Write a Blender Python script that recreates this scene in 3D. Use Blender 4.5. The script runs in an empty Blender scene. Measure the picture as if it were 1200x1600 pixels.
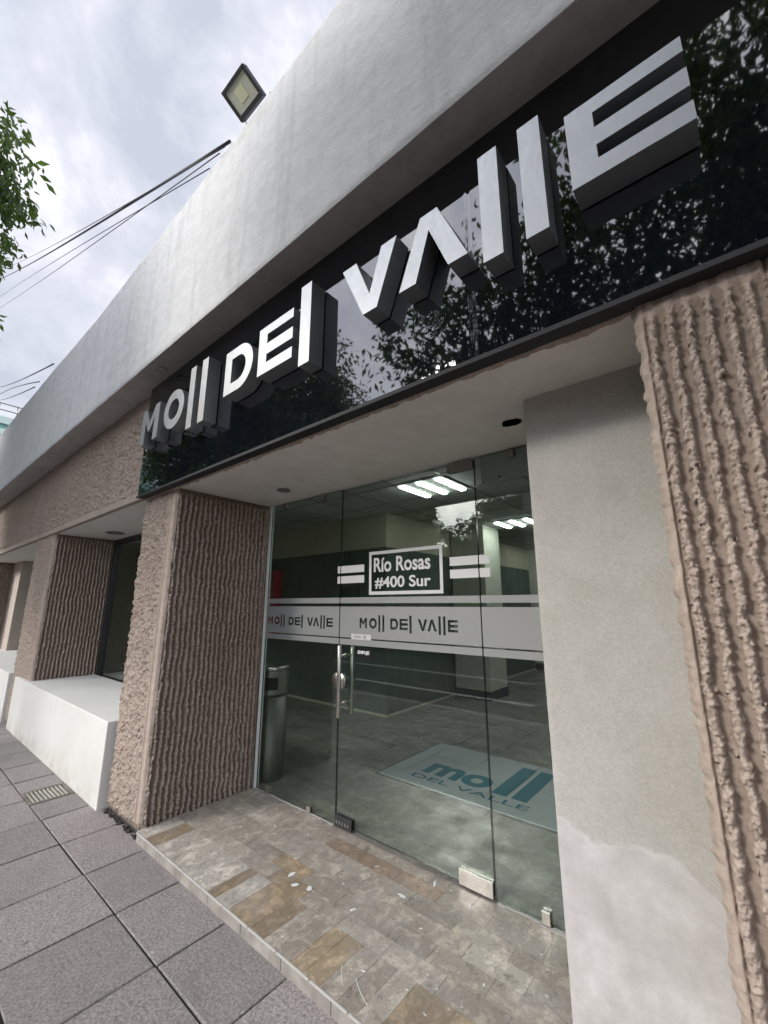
import bpy, bmesh, math, random
import numpy as np
from mathutils import Vector, Matrix

scene = bpy.context.scene
COL = scene.collection
R = math.radians
random.seed(7)

# ------------------------------------------------------------------ camera
PITCH, YAW = math.atan(145/647.0), math.atan(549/math.hypot(647.0, 145.0))
fw = Vector((-math.sin(YAW)*math.cos(PITCH), math.cos(YAW)*math.cos(PITCH), math.sin(PITCH)))
rt = Vector((math.cos(YAW), math.sin(YAW), 0))
up = rt.cross(fw)
cam = bpy.data.objects.new("camera", bpy.data.cameras.new("camera"))
COL.objects.link(cam)
cam.matrix_world = Matrix(((rt.x, up.x, -fw.x, 0), (rt.y, up.y, -fw.y, 0), (rt.z, up.z, -fw.z, 1.5), (0, 0, 0, 1)))
cam.data.sensor_fit = 'VERTICAL'
cam.data.sensor_height = 36
cam.data.lens = 36*647/1600.0
cam.data.clip_start = 0.05
cam.data.clip_end = 2000
scene.camera = cam

# ------------------------------------------------------------------ sun + sky
SUN_DIR = Vector((-0.42, -0.76, 0.425)).normalized()      # towards the sun (behind the clouds, over the street)
sun = bpy.data.objects.new("sun", bpy.data.lights.new("sun", 'SUN'))
COL.objects.link(sun)
sun.data.energy = 1.05
sun.data.angle = R(12)
sun.data.color = (1.0, 0.96, 0.9)
sun.rotation_euler = (-SUN_DIR).to_track_quat('-Z', 'Y').to_euler()
sun.location = (0, -3, 12)

world = bpy.data.worlds.new("World")
scene.world = world
world.use_nodes = True
wt = world.node_tree
for n in list(wt.nodes): wt.nodes.remove(n)
W = wt.nodes.new; WL = wt.links.new
sky = W('ShaderNodeTexSky'); sky.sky_type = 'NISHITA'; sky.sun_disc = False
sky.sun_elevation = math.asin(SUN_DIR.z); sky.sun_rotation = math.atan2(SUN_DIR.x, SUN_DIR.y)
tc = W('ShaderNodeTexCoord')
sep = W('ShaderNodeSeparateXYZ'); WL(tc.outputs['Generated'], sep.inputs[0])
zc = W('ShaderNodeMath'); zc.operation = 'ADD'; zc.inputs[1].default_value = 0.35; WL(sep.outputs['Z'], zc.inputs[0])
zm = W('ShaderNodeMath'); zm.operation = 'MAXIMUM'; zm.inputs[1].default_value = 0.1; WL(zc.outputs[0], zm.inputs[0])
dv = W('ShaderNodeVectorMath'); dv.operation = 'DIVIDE'; WL(tc.outputs['Generated'], dv.inputs[0])
cz = W('ShaderNodeCombineXYZ')
for i in range(3): WL(zm.outputs[0], cz.inputs[i])
WL(cz.outputs[0], dv.inputs[1])
def wnoise(scale, detail, rough, dist=0.0):
    n = W('ShaderNodeTexNoise'); n.inputs['Scale'].default_value = scale; n.inputs['Detail'].default_value = detail
    n.inputs['Roughness'].default_value = rough; n.inputs['Distortion'].default_value = dist
    WL(tc.outputs['Generated'], n.inputs['Vector']); return n
def wramp(src, pts):
    r = W('ShaderNodeValToRGB'); e = r.color_ramp.elements
    for i, (p, c) in enumerate(pts):
        if i < 2: e[i].position = p
        else: e.new(p)
    for i, (p, c) in enumerate(pts): e[i].position = p; e[i].color = (*c, 1)
    WL(src, r.inputs[0]); return r
n1 = wnoise(4.2, 9, 0.58, 0.25)
n2 = wnoise(3.0, 5, 0.5, 0.2)
cl = wramp(n1.outputs['Fac'], [(0.36, (2.35, 2.5, 2.95)), (0.49, (3.0, 3.1, 3.5)), (0.60, (4.0, 4.05, 4.25))])
mask = wramp(n2.outputs['Fac'], [(0.32, (0.25, 0.25, 0.25)), (0.52, (1, 1, 1))])
# the cloud deck covers the sky except low down, where pale blue shows between the clouds
lo = W('ShaderNodeMapRange'); lo.inputs['From Min'].default_value = 0.22; lo.inputs['From Max'].default_value = 0.42
lo.inputs['To Min'].default_value = 0.0; lo.inputs['To Max'].default_value = 1.0; WL(sep.outputs['Z'], lo.inputs[0])
mx = W('ShaderNodeMath'); mx.operation = 'MAXIMUM'; WL(lo.outputs[0], mx.inputs[0]); WL(mask.outputs[0], mx.inputs[1])
mix = W('ShaderNodeMix'); mix.data_type = 'RGBA'
skm = W('ShaderNodeMix'); skm.data_type = 'RGBA'; skm.inputs[0].default_value = 0.35
WL(sky.outputs[0], skm.inputs[6]); skm.inputs[7].default_value = (1.7, 2.6, 3.9, 1)
WL(mx.outputs[0], mix.inputs[0]); WL(skm.outputs[2], mix.inputs[6]); WL(cl.outputs[0], mix.inputs[7])
# clouds glow around the hidden sun
dot = W('ShaderNodeVectorMath'); dot.operation = 'DOT_PRODUCT'; WL(tc.outputs['Generated'], dot.inputs[0]); dot.inputs[1].default_value = SUN_DIR
gl = W('ShaderNodeMapRange'); gl.inputs['From Min'].default_value = 0.50; gl.inputs['From Max'].default_value = 1.0
gl.inputs['To Min'].default_value = 1.0; gl.inputs['To Max'].default_value = 1.0; gl.interpolation_type = 'SMOOTHSTEP'; WL(dot.outputs['Value'], gl.inputs[0])
# the whole street side of the overcast sky is brighter than the side behind the building
g2 = W('ShaderNodeMapRange'); g2.inputs['From Min'].default_value = 0.0; g2.inputs['From Max'].default_value = -1.0
g2.inputs['To Min'].default_value = 1.0; g2.inputs['To Max'].default_value = 5.0; WL(sep.outputs['Y'], g2.inputs[0])
gm = W('ShaderNodeMath'); gm.operation = 'MULTIPLY'; WL(gl.outputs[0], gm.inputs[0]); WL(g2.outputs[0], gm.inputs[1])
sc = W('ShaderNodeVectorMath'); sc.operation = 'SCALE'; WL(mix.outputs[2], sc.inputs[0]); WL(gm.outputs[0], sc.inputs['Scale'])
bg = W('ShaderNodeBackground'); bg.inputs['Strength'].default_value = 0.1; WL(sc.outputs[0], bg.inputs[0])
wo = W('ShaderNodeOutputWorld'); WL(bg.outputs[0], wo.inputs[0])

vs = scene.view_settings
vs.view_transform = 'Standard'; vs.look = 'None'; vs.gamma = 1; vs.use_curve_mapping = False
vs.exposure = 1.42
scene.cycles.max_bounces = 8
scene.cycles.transparent_max_bounces = 16
scene.cycles.glossy_bounces = 4
scene.cycles.caustics_reflective = False
scene.cycles.caustics_refractive = False
scene.cycles.sample_clamp_indirect = 6

# ------------------------------------------------------------------ materials
class M:
    """tiny node helper"""
    def __init__(s, name):
        s.m = bpy.data.materials.new(name); s.m.use_nodes = True
        s.t = s.m.node_tree; s.p = s.t.nodes['Principled BSDF']; s.tc = None
    def n(s, kind, **kw):
        o = s.t.nodes.new('ShaderNode'+kind)
        for k, v in kw.items():
            if k.startswith('_'): setattr(o, k[1:], v)
            else: o.inputs[k.replace('0', ' ')].default_value = v
        return o
    def l(s, a, b): s.t.links.new(a, b)
    def co(s, scale=None):
        if s.tc is None: s.tc = s.n('TexCoord')
        if scale is None: return s.tc.outputs['Object']
        mp = s.n('Mapping'); mp.inputs['Scale'].default_value = scale; s.l(s.tc.outputs['Object'], mp.inputs[0]); return mp.outputs[0]
    def noise(s, scale, detail=4, rough=.55, vec=None, dist=0):
        o = s.n('TexNoise'); o.inputs['Scale'].default_value = scale; o.inputs['Detail'].default_value = detail
        o.inputs['Roughness'].default_value = rough; o.inputs['Distortion'].default_value = dist
        s.l(vec or s.co(), o.inputs['Vector']); return o.outputs['Fac']
    def ramp(s, src, pts):
        r = s.n('ValToRGB'); e = r.color_ramp.elements
        while len(e) < len(pts): e.new(1.0)
        for i, (p, c) in enumerate(pts):
            e[i].position = p; e[i].color = (*(c if isinstance(c, tuple) else (c, c, c)), 1)
        s.l(src, r.inputs[0]); return r.outputs[0]
    def mix(s, fac, a, b, mode='MIX'):
        o = s.n('Mix', _data_type='RGBA', _blend_type=mode)
        for sock, v in ((o.inputs[0], fac), (o.inputs[6], a), (o.inputs[7], b)):
            if isinstance(v, (int, float)): sock.default_value = v
            elif isinstance(v, tuple): sock.default_value = (*v, 1)
            else: s.l(v, sock)
        return o.outputs[2]
    def bump(s, h, strength=.3, dist=.01, prev=None):
        b = s.n('Bump'); b.inputs['Strength'].default_value = strength; b.inputs['Distance'].default_value = dist
        s.l(h, b.inputs['Height'])
        if prev is not None: s.l(prev, b.inputs['Normal'])
        return b.outputs[0]
    def set(s, col=None, rough=None, metal=None, normal=None, **kw):
        for k, v in (('Base Color', col), ('Roughness', rough), ('Metallic', metal), ('Normal', normal)):
            if v is None: continue
            if isinstance(v, (int, float)): s.p.inputs[k].default_value = v
            elif isinstance(v, tuple): s.p.inputs[k].default_value = (*v, 1)
            else: s.l(v, s.p.inputs[k])
        for k, v in kw.items(): s.p.inputs[k.replace('_', ' ')].default_value = v
        return s.m

def plain(name, col, rough=.6, metal=0, **kw): return M(name).set(col, rough, metal, **kw)

def plaster(name, c1, c2, big=1.2, bumpy=.25, mottled=None, streak=True):
    m = M(name)
    a = m.noise(big, 6, .6); f = m.noise(60, 5, .7); g = m.noise(9, 5, .6)
    c = m.ramp(a, [(.3, c1), (.7, c2)])
    c = m.mix(.25, c, m.ramp(g, [(.3, tuple(x*.75 for x in c1)), (.65, tuple(min(1, x*1.1) for x in c2))]))
    if streak:
        st = m.noise(3, 6, .65, m.co((3.5, 3.5, .35)))
        c = m.mix(m.ramp(st, [(.50, 0.0), (.70, .34)]), c, tuple(x*.62 for x in c1))
        s2 = m.noise(9, 5, .7, m.co((2.4, 2.4, .10)))
        c = m.mix(m.ramp(s2, [(.62, 0.0), (.74, .16)]), c, tuple(x*.55 for x in c1))
    c = m.mix(m.ramp(m.noise(140, 2, .5), [(.68, 0.0), (.74, .35)]), c, tuple(x*.5 for x in c1))
    b = m.bump(g, bumpy, .02); b = m.bump(f, bumpy*.8, .004, b)
    return m.set(c, .88, 0, b)

MAT = {}
MAT['parapet'] = plaster('grey_white_painted_render', (.60, .602, .605), (.66, .66, .655), 1.0, .6)
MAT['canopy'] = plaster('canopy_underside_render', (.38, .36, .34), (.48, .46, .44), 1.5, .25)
MAT['soffit'] = plaster('white_soffit_paint', (.72, .69, .64), (.80, .78, .74), 1.5, .12, streak=False)
def scuffed():
    m = M('scuffed_white_plinth_paint')
    c = m.ramp(m.noise(1.6, 6, .6), [(.3, (.66, .645, .60)), (.7, (.74, .73, .69))])
    sp = m.n('SeparateXYZ'); m.l(m.co(), sp.inputs[0])
    low = m.ramp(sp.outputs['Z'], [(.0, 1.0), (.22, 0.0)])
    dirt = m.ramp(m.noise(5, 7, .7), [(.42, 0.0), (.68, 1.0)])
    k = m.mix(1.0, low, dirt, 'MULTIPLY')
    c = m.mix(k, c, (.50, .46, .38))
    c = m.mix(m.ramp(m.noise(9, 6, .75, m.co((1, 1, .45)), 2.2), [(.64, 0.0), (.68, .55)]), c, (.40, .37, .33))
    c = m.mix(m.ramp(m.noise(34, 3, .6, m.co((1, 1, .5)), 1.5), [(.72, 0.0), (.74, .7)]), c, (.16, .15, .14))
    b = m.bump(m.noise(9, 5, .6), .2, .015); b = m.bump(m.noise(60, 4, .7), .2, .004, b)
    return m.set(c, .85, 0, b)
MAT['bench'] = scuffed()
MAT['jamb'] = plaster('beige_jamb_paint', (.46, .39, .33), (.53, .46, .39), 1.0, .15)

def cement():
    m = M('fine_grey_cement_render')
    a = m.noise(2.2, 6, .6); g = m.noise(12, 6, .65); f = m.noise(120, 3, .6)
    c = m.ramp(a, [(.33, (.40, .375, .315)), (.5, (.46, .44, .395)), (.68, (.52, .51, .48))])
    c = m.mix(.3, c, m.ramp(g, [(.3, (.34, .31, .26)), (.7, (.54, .525, .49))]))
    c = m.mix(.35, c, m.ramp(f, [(.3, (.33, .31, .27)), (.7, (.56, .545, .51))]))
    # newer, paler patch along the bottom, with an uneven edge
    sp = m.n('SeparateXYZ'); m.l(m.co(), sp.inputs[0])
    e = m.noise(3.2, 6, .6)
    ad = m.n('Math', _operation='MULTIPLY_ADD'); ad.inputs[1].default_value = -.26; m.l(e, ad.inputs[0]); m.l(sp.outputs['Z'], ad.inputs[2])
    sx = m.n('Math', _operation='MULTIPLY_ADD'); sx.inputs[1].default_value = .22; m.l(sp.outputs['X'], sx.inputs[0]); m.l(ad.outputs[0], sx.inputs[2])
    k = m.ramp(sx.outputs[0], [(.49, 1.0), (.503, 0.0)])
    patch = m.ramp(m.noise(7, 7, .68), [(.3, (.44, .415, .395)), (.55, (.57, .545, .525)), (.75, (.70, .68, .66))])
    patch = m.mix(m.ramp(m.noise(45, 4, .7, m.co((.5, 1, 1.6))), [(.66, 0.0), (.74, .5)]), patch, (.72, .71, .70))
    c = m.mix(k, c, patch)
    b = m.bump(m.noise(6, 5, .6), .15, .01); b = m.bump(f, .35, .0025, b); b = m.bump(k, .5, .004, b)
    return m.set(c, .9, 0, b)
MAT['cement'] = cement()

def stone(name, tint=1.0, dark_troughs=True):
    m = M(name)
    a = m.noise(2.0, 5, .6); g = m.noise(38, 6, .7); f = m.noise(220, 3, .6)
    c = m.ramp(a, [(.3, (.345*tint, .275*tint, .222*tint)), (.7, (.455*tint, .37*tint, .305*tint))])
    c = m.mix(.45, c, m.ramp(g, [(.3, (.23*tint, .178*tint, .143*tint)), (.5, (.375*tint, .30*tint, .248*tint)), (.72, (.54*tint, .45*tint, .385*tint))]))
    c = m.mix(m.ramp(m.noise(70, 2, .5), [(.66, 0.0), (.72, .5)]), c, (.16*tint, .12*tint, .10*tint))
    c = m.mix(m.ramp(m.noise(1.3, 5, .6, m.co((2, 2, .5))), [(.55, 0.0), (.75, .35)]), c, (.20*tint, .165*tint, .145*tint))
    # troughs between the ribs coloured darker; hammered crests keep the paler base colour
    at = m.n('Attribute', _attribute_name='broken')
    if dark_troughs: c = m.mix(m.ramp(at.outputs['Fac'], [(0, .78), (.8, 0.0)]), c, (.135*tint, .098*tint, .078*tint))
    b = m.bump(g, .5, .006); b = m.bump(f, .5, .0025, b)
    return m.set(c, .92, 0, b)
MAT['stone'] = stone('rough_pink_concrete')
MAT['stone_plain'] = stone('plain_pink_concrete', 1.0, False)
MAT['stone_band'] = stone('hammered_concrete_band', .92)
MAT['rubble'] = plain('broken_dark_base', (.05, .045, .04), .95)

def slabs():
    m = M('grey_pink_paving_stone')
    at = m.n('Attribute', _attribute_name='tone')
    base = m.ramp(at.outputs['Fac'], [(0, (.215, .196, .186)), (.5, (.262, .237, .224)), (1, (.315, .283, .267))])
    f = m.noise(85, 6, .8); g = m.noise(14, 5, .6)
    c = m.mix(.75, base, m.ramp(f, [(.38, .02), (.5, .50), (.62, 1.0)]), 'OVERLAY')
    c = m.mix(.35, c, m.ramp(g, [(.3, (.16, .145, .145)), (.7, (.30, .27, .26))]))
    c = m.mix(m.ramp(m.noise(1.1, 6, .6), [(.5, 0.0), (.75, .45)]), c, (.14, .13, .13))
    c = m.mix(m.ramp(m.noise(330, 2, .5), [(.60, 0.0), (.66, .55)]), c, (.42, .39, .38))
    c = m.mix(m.ramp(m.noise(260, 2, .5), [(.64, 0.0), (.69, .6)]), c, (.07, .065, .065))
    c = m.mix(m.ramp(m.noise(9, 2, .5, m.co((1, 1, 3))), [(.745, 0.0), (.75, .6)]), c, (.6, .58, .55))
    spots = m.n('TexVoronoi'); spots.inputs['Scale'].default_value = 3.4; m.l(m.co((1, 1, .01)), spots.inputs['Vector'])
    c = m.mix(m.ramp(spots.outputs['Distance'], [(.035, .5), (.06, 0.0)]), c, (.06, .057, .055))
    c = m.mix(m.ramp(m.noise(2.3, 7, .75, m.co((1, 1, .01)), 1.0), [(.56, 0.0), (.72, .45)]), c, (.10, .093, .09))
    b = m.bump(f, .6, .003); b = m.bump(g, .25, .006, b)
    return m.set(c, .82, 0, b)
MAT['slab'] = slabs()
MAT['joint'] = plain('dark_joint_dirt', (.035, .032, .030), .95)

def marble(name, dark=1.0, rough=.35):
    m = M(name)
    at = m.n('Attribute', _attribute_name='tilecol')
    base = at.outputs['Color']
    wv = m.noise(13, 9, .74, m.co((1, .8, 1)), .5); g = m.noise(44, 7, .75, dist=.3)
    c = m.mix(.62, base, m.ramp(wv, [(.34, .05), (.45, .45), (.49, .30), (.54, .56), (.66, .90)]), 'OVERLAY')
    c = m.mix(m.ramp(g, [(.52, 0.0), (.62, .65)]), c, (.20*dark, .17*dark, .145*dark))
    vein = m.n('TexVoronoi', _feature='DISTANCE_TO_EDGE'); vein.inputs['Scale'].default_value = 5
    nn = m.n('TexNoise'); nn.inputs['Scale'].default_value = 3; nn.inputs['Detail'].default_value = 5; m.l(m.co(), nn.inputs['Vector'])
    vm = m.n('VectorMath', _operation='MULTIPLY_ADD'); vm.inputs[1].default_value = (.9, .9, .9); m.l(nn.outputs['Color'], vm.inputs[0]); m.l(m.co(), vm.inputs[2])
    m.l(vm.outputs[0], vein.inputs['Vector'])
    c = m.mix(m.ramp(vein.outputs[0], [(.0, .22), (.02, 0.0)]), c, (.55*dark, .52*dark, .48*dark))
    # paint flecks and worn pale scuffs
    c = m.mix(m.ramp(m.noise(26, 3, .5, m.co((1, 2.2, 1))), [(.715, 0.0), (.73, .85)]), c, (.78*dark, .77*dark, .75*dark))
    c = m.mix(m.ramp(m.noise(4, 6, .7), [(.5, 0.0), (.75, .4)]), c, (.40*dark, .375*dark, .36*dark))
    rr = m.ramp(m.noise(6, 5, .6), [(.3, rough), (.7, rough+.25)])
    b = m.bump(g, .12, .003)
    o = m.set(c, None, 0, b); m.l(rr, m.p.inputs['Roughness']); return o
MAT['marble'] = marble('worn_marble_tile', 1.0, .26)
MAT['marble_in'] = marble('dull_marble_floor', .8, .28)
MAT['grout'] = plain('pale_grout', (.42, .40, .375), .9)
MAT['riser'] = plaster('dirty_marble_riser', (.22, .20, .175), (.36, .335, .30), 9, .3)

def panel():
    m = M('glossy_black_panel')
    b = m.bump(m.noise(1.6, 2, .5), .05, .02)
    return m.set((.004, .005, .008), .025, 0, b, IOR=1.85)
MAT['panel'] = panel()

def steel(name, c, r, sc=(1, 1, 1), bs=.15):
    m = M(name)
    f = m.noise(90, 4, .6, m.co(sc)); g = m.noise(5, 3, .5)
    col = m.mix(.25, c, m.ramp(g, [(.3, tuple(x*.8 for x in c)), (.7, c)]))
    rr = m.ramp(f, [(.3, r-.06), (.7, r+.08)])
    o = m.set(col, None, 1, m.bump(f, bs, .0015)); m.l(rr, m.p.inputs['Roughness']); return o
MAT['letter'] = steel('satin_steel_letter', (.40, .41, .42), .46, (1, 1, .35), .10)
MAT['steel'] = steel('brushed_steel', (.56, .53, .49), .30, (1, 1, .2), .0)
MAT['steel_dark'] = steel('dull_steel', (.30, .285, .26), .42)
MAT['black'] = plain('black_painted_metal', (.02, .02, .022), .45)
MAT['black_gloss'] = plain('black_plastic', (.012, .012, .012), .3)
MAT['white'] = plain('white_paint', (.72, .74, .73), .5)
MAT['lampglass'] = plain('lamp_front_glass', (.60, .62, .52), .12)
MAT['lampled'] = plain('lamp_led_plate', (.72, .72, .50), .3)
MAT['cable'] = plain('cable_sheath', (.03, .03, .035), .6)
MAT['dark'] = plain('dark_recess', (.02, .02, .02), .7)

def glass(name, tint, edge=False, ior=1.52):
    m = M(name); t = m.t
    geo = m.n('NewGeometry'); mi = m.n('Mix', _data_type='FLOAT')
    mi.inputs[2].default_value = ior; mi.inputs[3].default_value = 1/ior
    m.l(geo.outputs['Backfacing'], mi.inputs[0])
    fr = m.n('Fresnel'); m.l(mi.outputs[0], fr.inputs['IOR'])
    tr = m.n('BsdfTransparent'); tr.inputs[0].default_value = (*tint, 1)
    gl_ = m.n('BsdfGlossy'); gl_.inputs['Roughness'].default_value = 0.0; gl_.inputs[0].default_value = (.95, 1, .98, 1)
    ms = m.n('MixShader'); m.l(fr.outputs[0], ms.inputs[0]); m.l(tr.outputs[0], ms.inputs[1]); m.l(gl_.outputs[0], ms.inputs[2])
    m.l(ms.outputs[0], t.nodes['Material Output'].inputs[0]); t.nodes.remove(m.p)
    return m.m
MAT['glass'] = glass('tinted_glass', (.87, .92, .89))
MAT['glass_edge'] = plain('dark_glass_edge', (.015, .03, .026), .15)
def film(name, col, alpha, rough=.6):
    m = M(name)
    tr = m.n('BsdfTransparent'); ms = m.n('MixShader'); ms.inputs[0].default_value = alpha
    m.set(col, rough)
    m.l(tr.outputs[0], ms.inputs[1]); m.l(m.p.outputs[0], ms.inputs[2])
    m.l(ms.outputs[0], m.t.nodes['Material Output'].inputs[0]); return m.m
MAT['frost'] = film('frosted_film', (.30, .305, .30), .80)
MAT['vinyl'] = film('white_vinyl', (.56, .56, .55), .92)

def emit(name, c, s):
    m = M(name); return m.set((.8, .8, .8), .4, Emission_Color=(*c, 1), Emission_Strength=s)
MAT['tube'] = emit('lit_tube', (.93, 1.0, .97), 10.0)

def asphalt():
    m = M('asphalt'); f = m.noise(60, 5, .7)
    c = m.ramp(f, [(.3, .035), (.7, .075)])
    return m.set(m.mix(m.ramp(m.noise(.6, 5, .6), [(.4, 0.0), (.7, .4)]), c, (.09, .088, .085)), .9, 0, m.bump(f, .5, .006))
MAT['asphalt'] = asphalt()
MAT['road_paint'] = plain('road_line_paint', (.72, .71, .66), .7)
MAT['kerb'] = plaster('pale_kerb_concrete', (.42, .41, .38), (.55, .54, .50), 2, .2)

def leafmat(name, a, b, c):
    m = M(name)
    at = m.n('Attribute', _attribute_name='leaftone')
    col = m.ramp(at.outputs['Fac'], [(0, a), (.5, b), (1, c)])
    m.set(col, .42)
    tl = m.n('BsdfTranslucent'); m.l(m.mix(.5, col, (.20, .30, .03)), tl.inputs[0])
    ms = m.n('MixShader'); ms.inputs[0].default_value = .32
    m.l(m.p.outputs[0], ms.inputs[1]); m.l(tl.outputs[0], ms.inputs[2])
    m.l(ms.outputs[0], m.t.nodes['Material Output'].inputs[0]); return m.m
MAT['leaf'] = leafmat('tree_leaf', (.025, .05, .018), (.045, .09, .022), (.11, .18, .03))
def bark():
    m = M('tree_bark'); n = m.noise(14, 6, .7, m.co((3, 3, .6)))
    return m.set(m.ramp(n, [(.3, (.06, .048, .038)), (.7, (.17, .14, .115))]), .95, 0, m.bump(n, .8, .02))
MAT['bark'] = bark()

# ------------------------------------------------------------------ mesh helpers
def tag(o, label=None, cat=None, group=None, kind=None):
    if label: o['label'] = label
    if cat: o['category'] = cat
    if group: o['group'] = group
    if kind: o['kind'] = kind
    return o
def thing(name, label, cat, loc=(0, 0, 0), group=None):
    o = bpy.data.objects.new(name, None); COL.objects.link(o); o.empty_display_size = .1
    o.location = loc
    return tag(o, label, cat, group)
def link(name, me, mats, parent=None, world_coords=True):
    o = bpy.data.objects.new(name, me); COL.objects.link(o)
    for m in (mats if isinstance(mats, (list, tuple)) else [mats]): me.materials.append(MAT[m] if isinstance(m, str) else m)
    if parent is not None:
        o.parent = parent
        if world_coords:
            loc = Vector(parent.location); p = parent.parent
            while p is not None: loc += Vector(p.location); p = p.parent
            o.location = -loc
    return o
def obj(name, bm, mats, parent=None, smooth=False, world_coords=True):
    me = bpy.data.meshes.new(name); bm.normal_update(); bm.to_mesh(me); bm.free()
    if smooth: me.polygons.foreach_set('use_smooth', [True]*len(me.polygons))
    return link(name, me, mats, parent, world_coords)
def B(): return bmesh.new()
def box(bm, x0, x1, y0, y1, z0, z1, bev=0, mat=0, seg=1):
    r = bmesh.ops.create_cube(bm, size=1, matrix=Matrix.Translation(((x0+x1)/2, (y0+y1)/2, (z0+z1)/2)) @ Matrix.Diagonal((x1-x0, y1-y0, z1-z0, 1)))
    vs_ = r['verts']
    es = set(e for v in vs_ for e in v.link_edges)
    fs = set(f for v in vs_ for f in v.link_faces)
    for f in fs: f.material_index = mat
    if bev > 0: bmesh.ops.bevel(bm, geom=list(es), offset=bev, segments=seg, affect='EDGES', profile=.5)
    return bm
def tube(bm, pts, rad, seg=10, cap=True, mat=0):
    pts = [Vector(p) for p in pts]; n = len(pts)
    rads = rad if isinstance(rad, (list, tuple)) else [rad]*n
    rings = []
    ref = None
    for i, p in enumerate(pts):
        d = (pts[min(i+1, n-1)]-pts[max(i-1, 0)]).normalized()
        if ref is None: ref = d.orthogonal().normalized()
        a = (ref - d*ref.dot(d)).normalized(); ref = a; b = d.cross(a)
        rings.append([bm.verts.new(p+(a*math.cos(t)+b*math.sin(t))*rads[i]) for t in (2*math.pi*k/seg for k in range(seg))])
    for r0, r1 in zip(rings, rings[1:]):
        for k in range(seg):
            f = bm.faces.new((r0[k], r0[(k+1) % seg], r1[(k+1) % seg], r1[k])); f.smooth = True; f.material_index = mat
    if cap:
        bm.faces.new(list(reversed(rings[0]))).material_index = mat; bm.faces.new(rings[-1]).material_index = mat
    return bm
def lathe(bm, prof, center, seg=32, axis='Z', mat=0):
    """prof: list of (radius, height)"""
    rings = []
    for r, h in prof:
        ring = []
        for k in range(seg):
            t = 2*math.pi*k/seg; c, s = math.cos(t)*r, math.sin(t)*r
            v = {'Z': (c, s, h), 'Y': (c, h, s), 'X': (h, c, s)}[axis]
            ring.append(bm.verts.new(Vector(v)+Vector(center)))
        rings.append(ring)
    for r0, r1 in zip(rings, rings[1:]):
        for k in range(seg):
            f = bm.faces.new((r0[k], r0[(k+1) % seg], r1[(k+1) % seg], r1[k])); f.smooth = True; f.material_index = mat
    for ring in (rings[0], rings[-1]):
        try: bm.faces.new(ring).material_index = mat
        except ValueError: pass
    bmesh.ops.recalc_face_normals(bm, faces=bm.faces)
    return bm
def prism(bm, poly, y0, y1, mat=0):
    """poly in (x,z), extruded along y"""
    a = [bm.verts.new((x, y0, z)) for x, z in poly]; b = [bm.verts.new((x, y1, z)) for x, z in poly]
    n = len(poly)
    fs = [bm.faces.new(a), bm.faces.new(list(reversed(b)))]
    for i in range(n): fs.append(bm.faces.new((a[i], b[i], b[(i+1) % n], a[(i+1) % n])))
    for f in fs: f.material_index = mat
    bmesh.ops.recalc_face_normals(bm, faces=fs)
    return bm

# curve-based flat shapes with holes
def curve_mesh(splines, depth, name='shape', bevel=0.0):
    """closed polygons in (x,z); even-odd filled, extruded by depth (centre at y=0)"""
    cu = bpy.data.curves.new(name, 'CURVE'); cu.dimensions = '2D'; cu.fill_mode = 'BOTH'; cu.extrude = depth/2
    cu.bevel_depth = bevel
    for pl in splines:
        s = cu.splines.new('POLY'); s.points.add(len(pl)-1); s.use_cyclic_u = True
        for i, (x, z) in enumerate(pl): s.points[i].co = (x, z, 0, 1)
    o = bpy.data.objects.new(name+'_tmp', cu)
    me = bpy.data.meshes.new_from_object(o)
    bpy.data.objects.remove(o); bpy.data.curves.remove(cu)
    me.transform(Matrix.Rotation(R(90), 4, 'X'))     # (x,y,z)->(x,-z,y)
    me.name = name
    return me
def text_mesh(s, size, depth=0.0005, offset=0.0, xs=1.0, name='lettering', flat=False, spacing=1.0, align='LEFT'):
    cu = bpy.data.curves.new(name, 'FONT'); cu.body = s; cu.size = size; cu.extrude = depth/2; cu.offset = offset
    cu.space_character = spacing; cu.align_x = align
    o = bpy.data.objects.new(name+'_tmp', cu)
    me = bpy.data.meshes.new_from_object(o)
    bpy.data.objects.remove(o); bpy.data.curves.remove(cu)
    me.transform(Matrix.Diagonal((xs, 1, 1, 1)))
    if not flat: me.transform(Matrix.Rotation(R(90), 4, 'X'))
    return me
def bounds(me):
    v = np.empty(len(me.vertices)*3); me.vertices.foreach_get('co', v); v = v.reshape(-1, 3); return v.min(0), v.max(0)
def fit(me, x0, x1, a0, a1, y, flat=False):
    """stretch a lettering mesh into a rectangle (x0..x1, z0..z1) at depth y, or (x0..x1, y0..y1) at height y when flat"""
    lo_, hi_ = bounds(me); ax = 1 if flat else 2; other = 2 if flat else 1
    sx = (x1-x0)/(hi_[0]-lo_[0]); sa = (a1-a0)/(hi_[ax]-lo_[ax])
    S = [1, 1, 1]; S[0] = sx; S[ax] = sa
    T = [0, 0, 0]; T[0] = x0-lo_[0]*sx; T[ax] = a0-lo_[ax]*sa; T[other] = y
    me.transform(Matrix.Translation(T) @ Matrix.Diagonal((*S, 1))); return me
def join_meshes(meshes, name):
    bm = B()
    for m in meshes: bm.from_mesh(m)
    me = bpy.data.meshes.new(name); bm.to_mesh(me); bm.free(); return me

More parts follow.
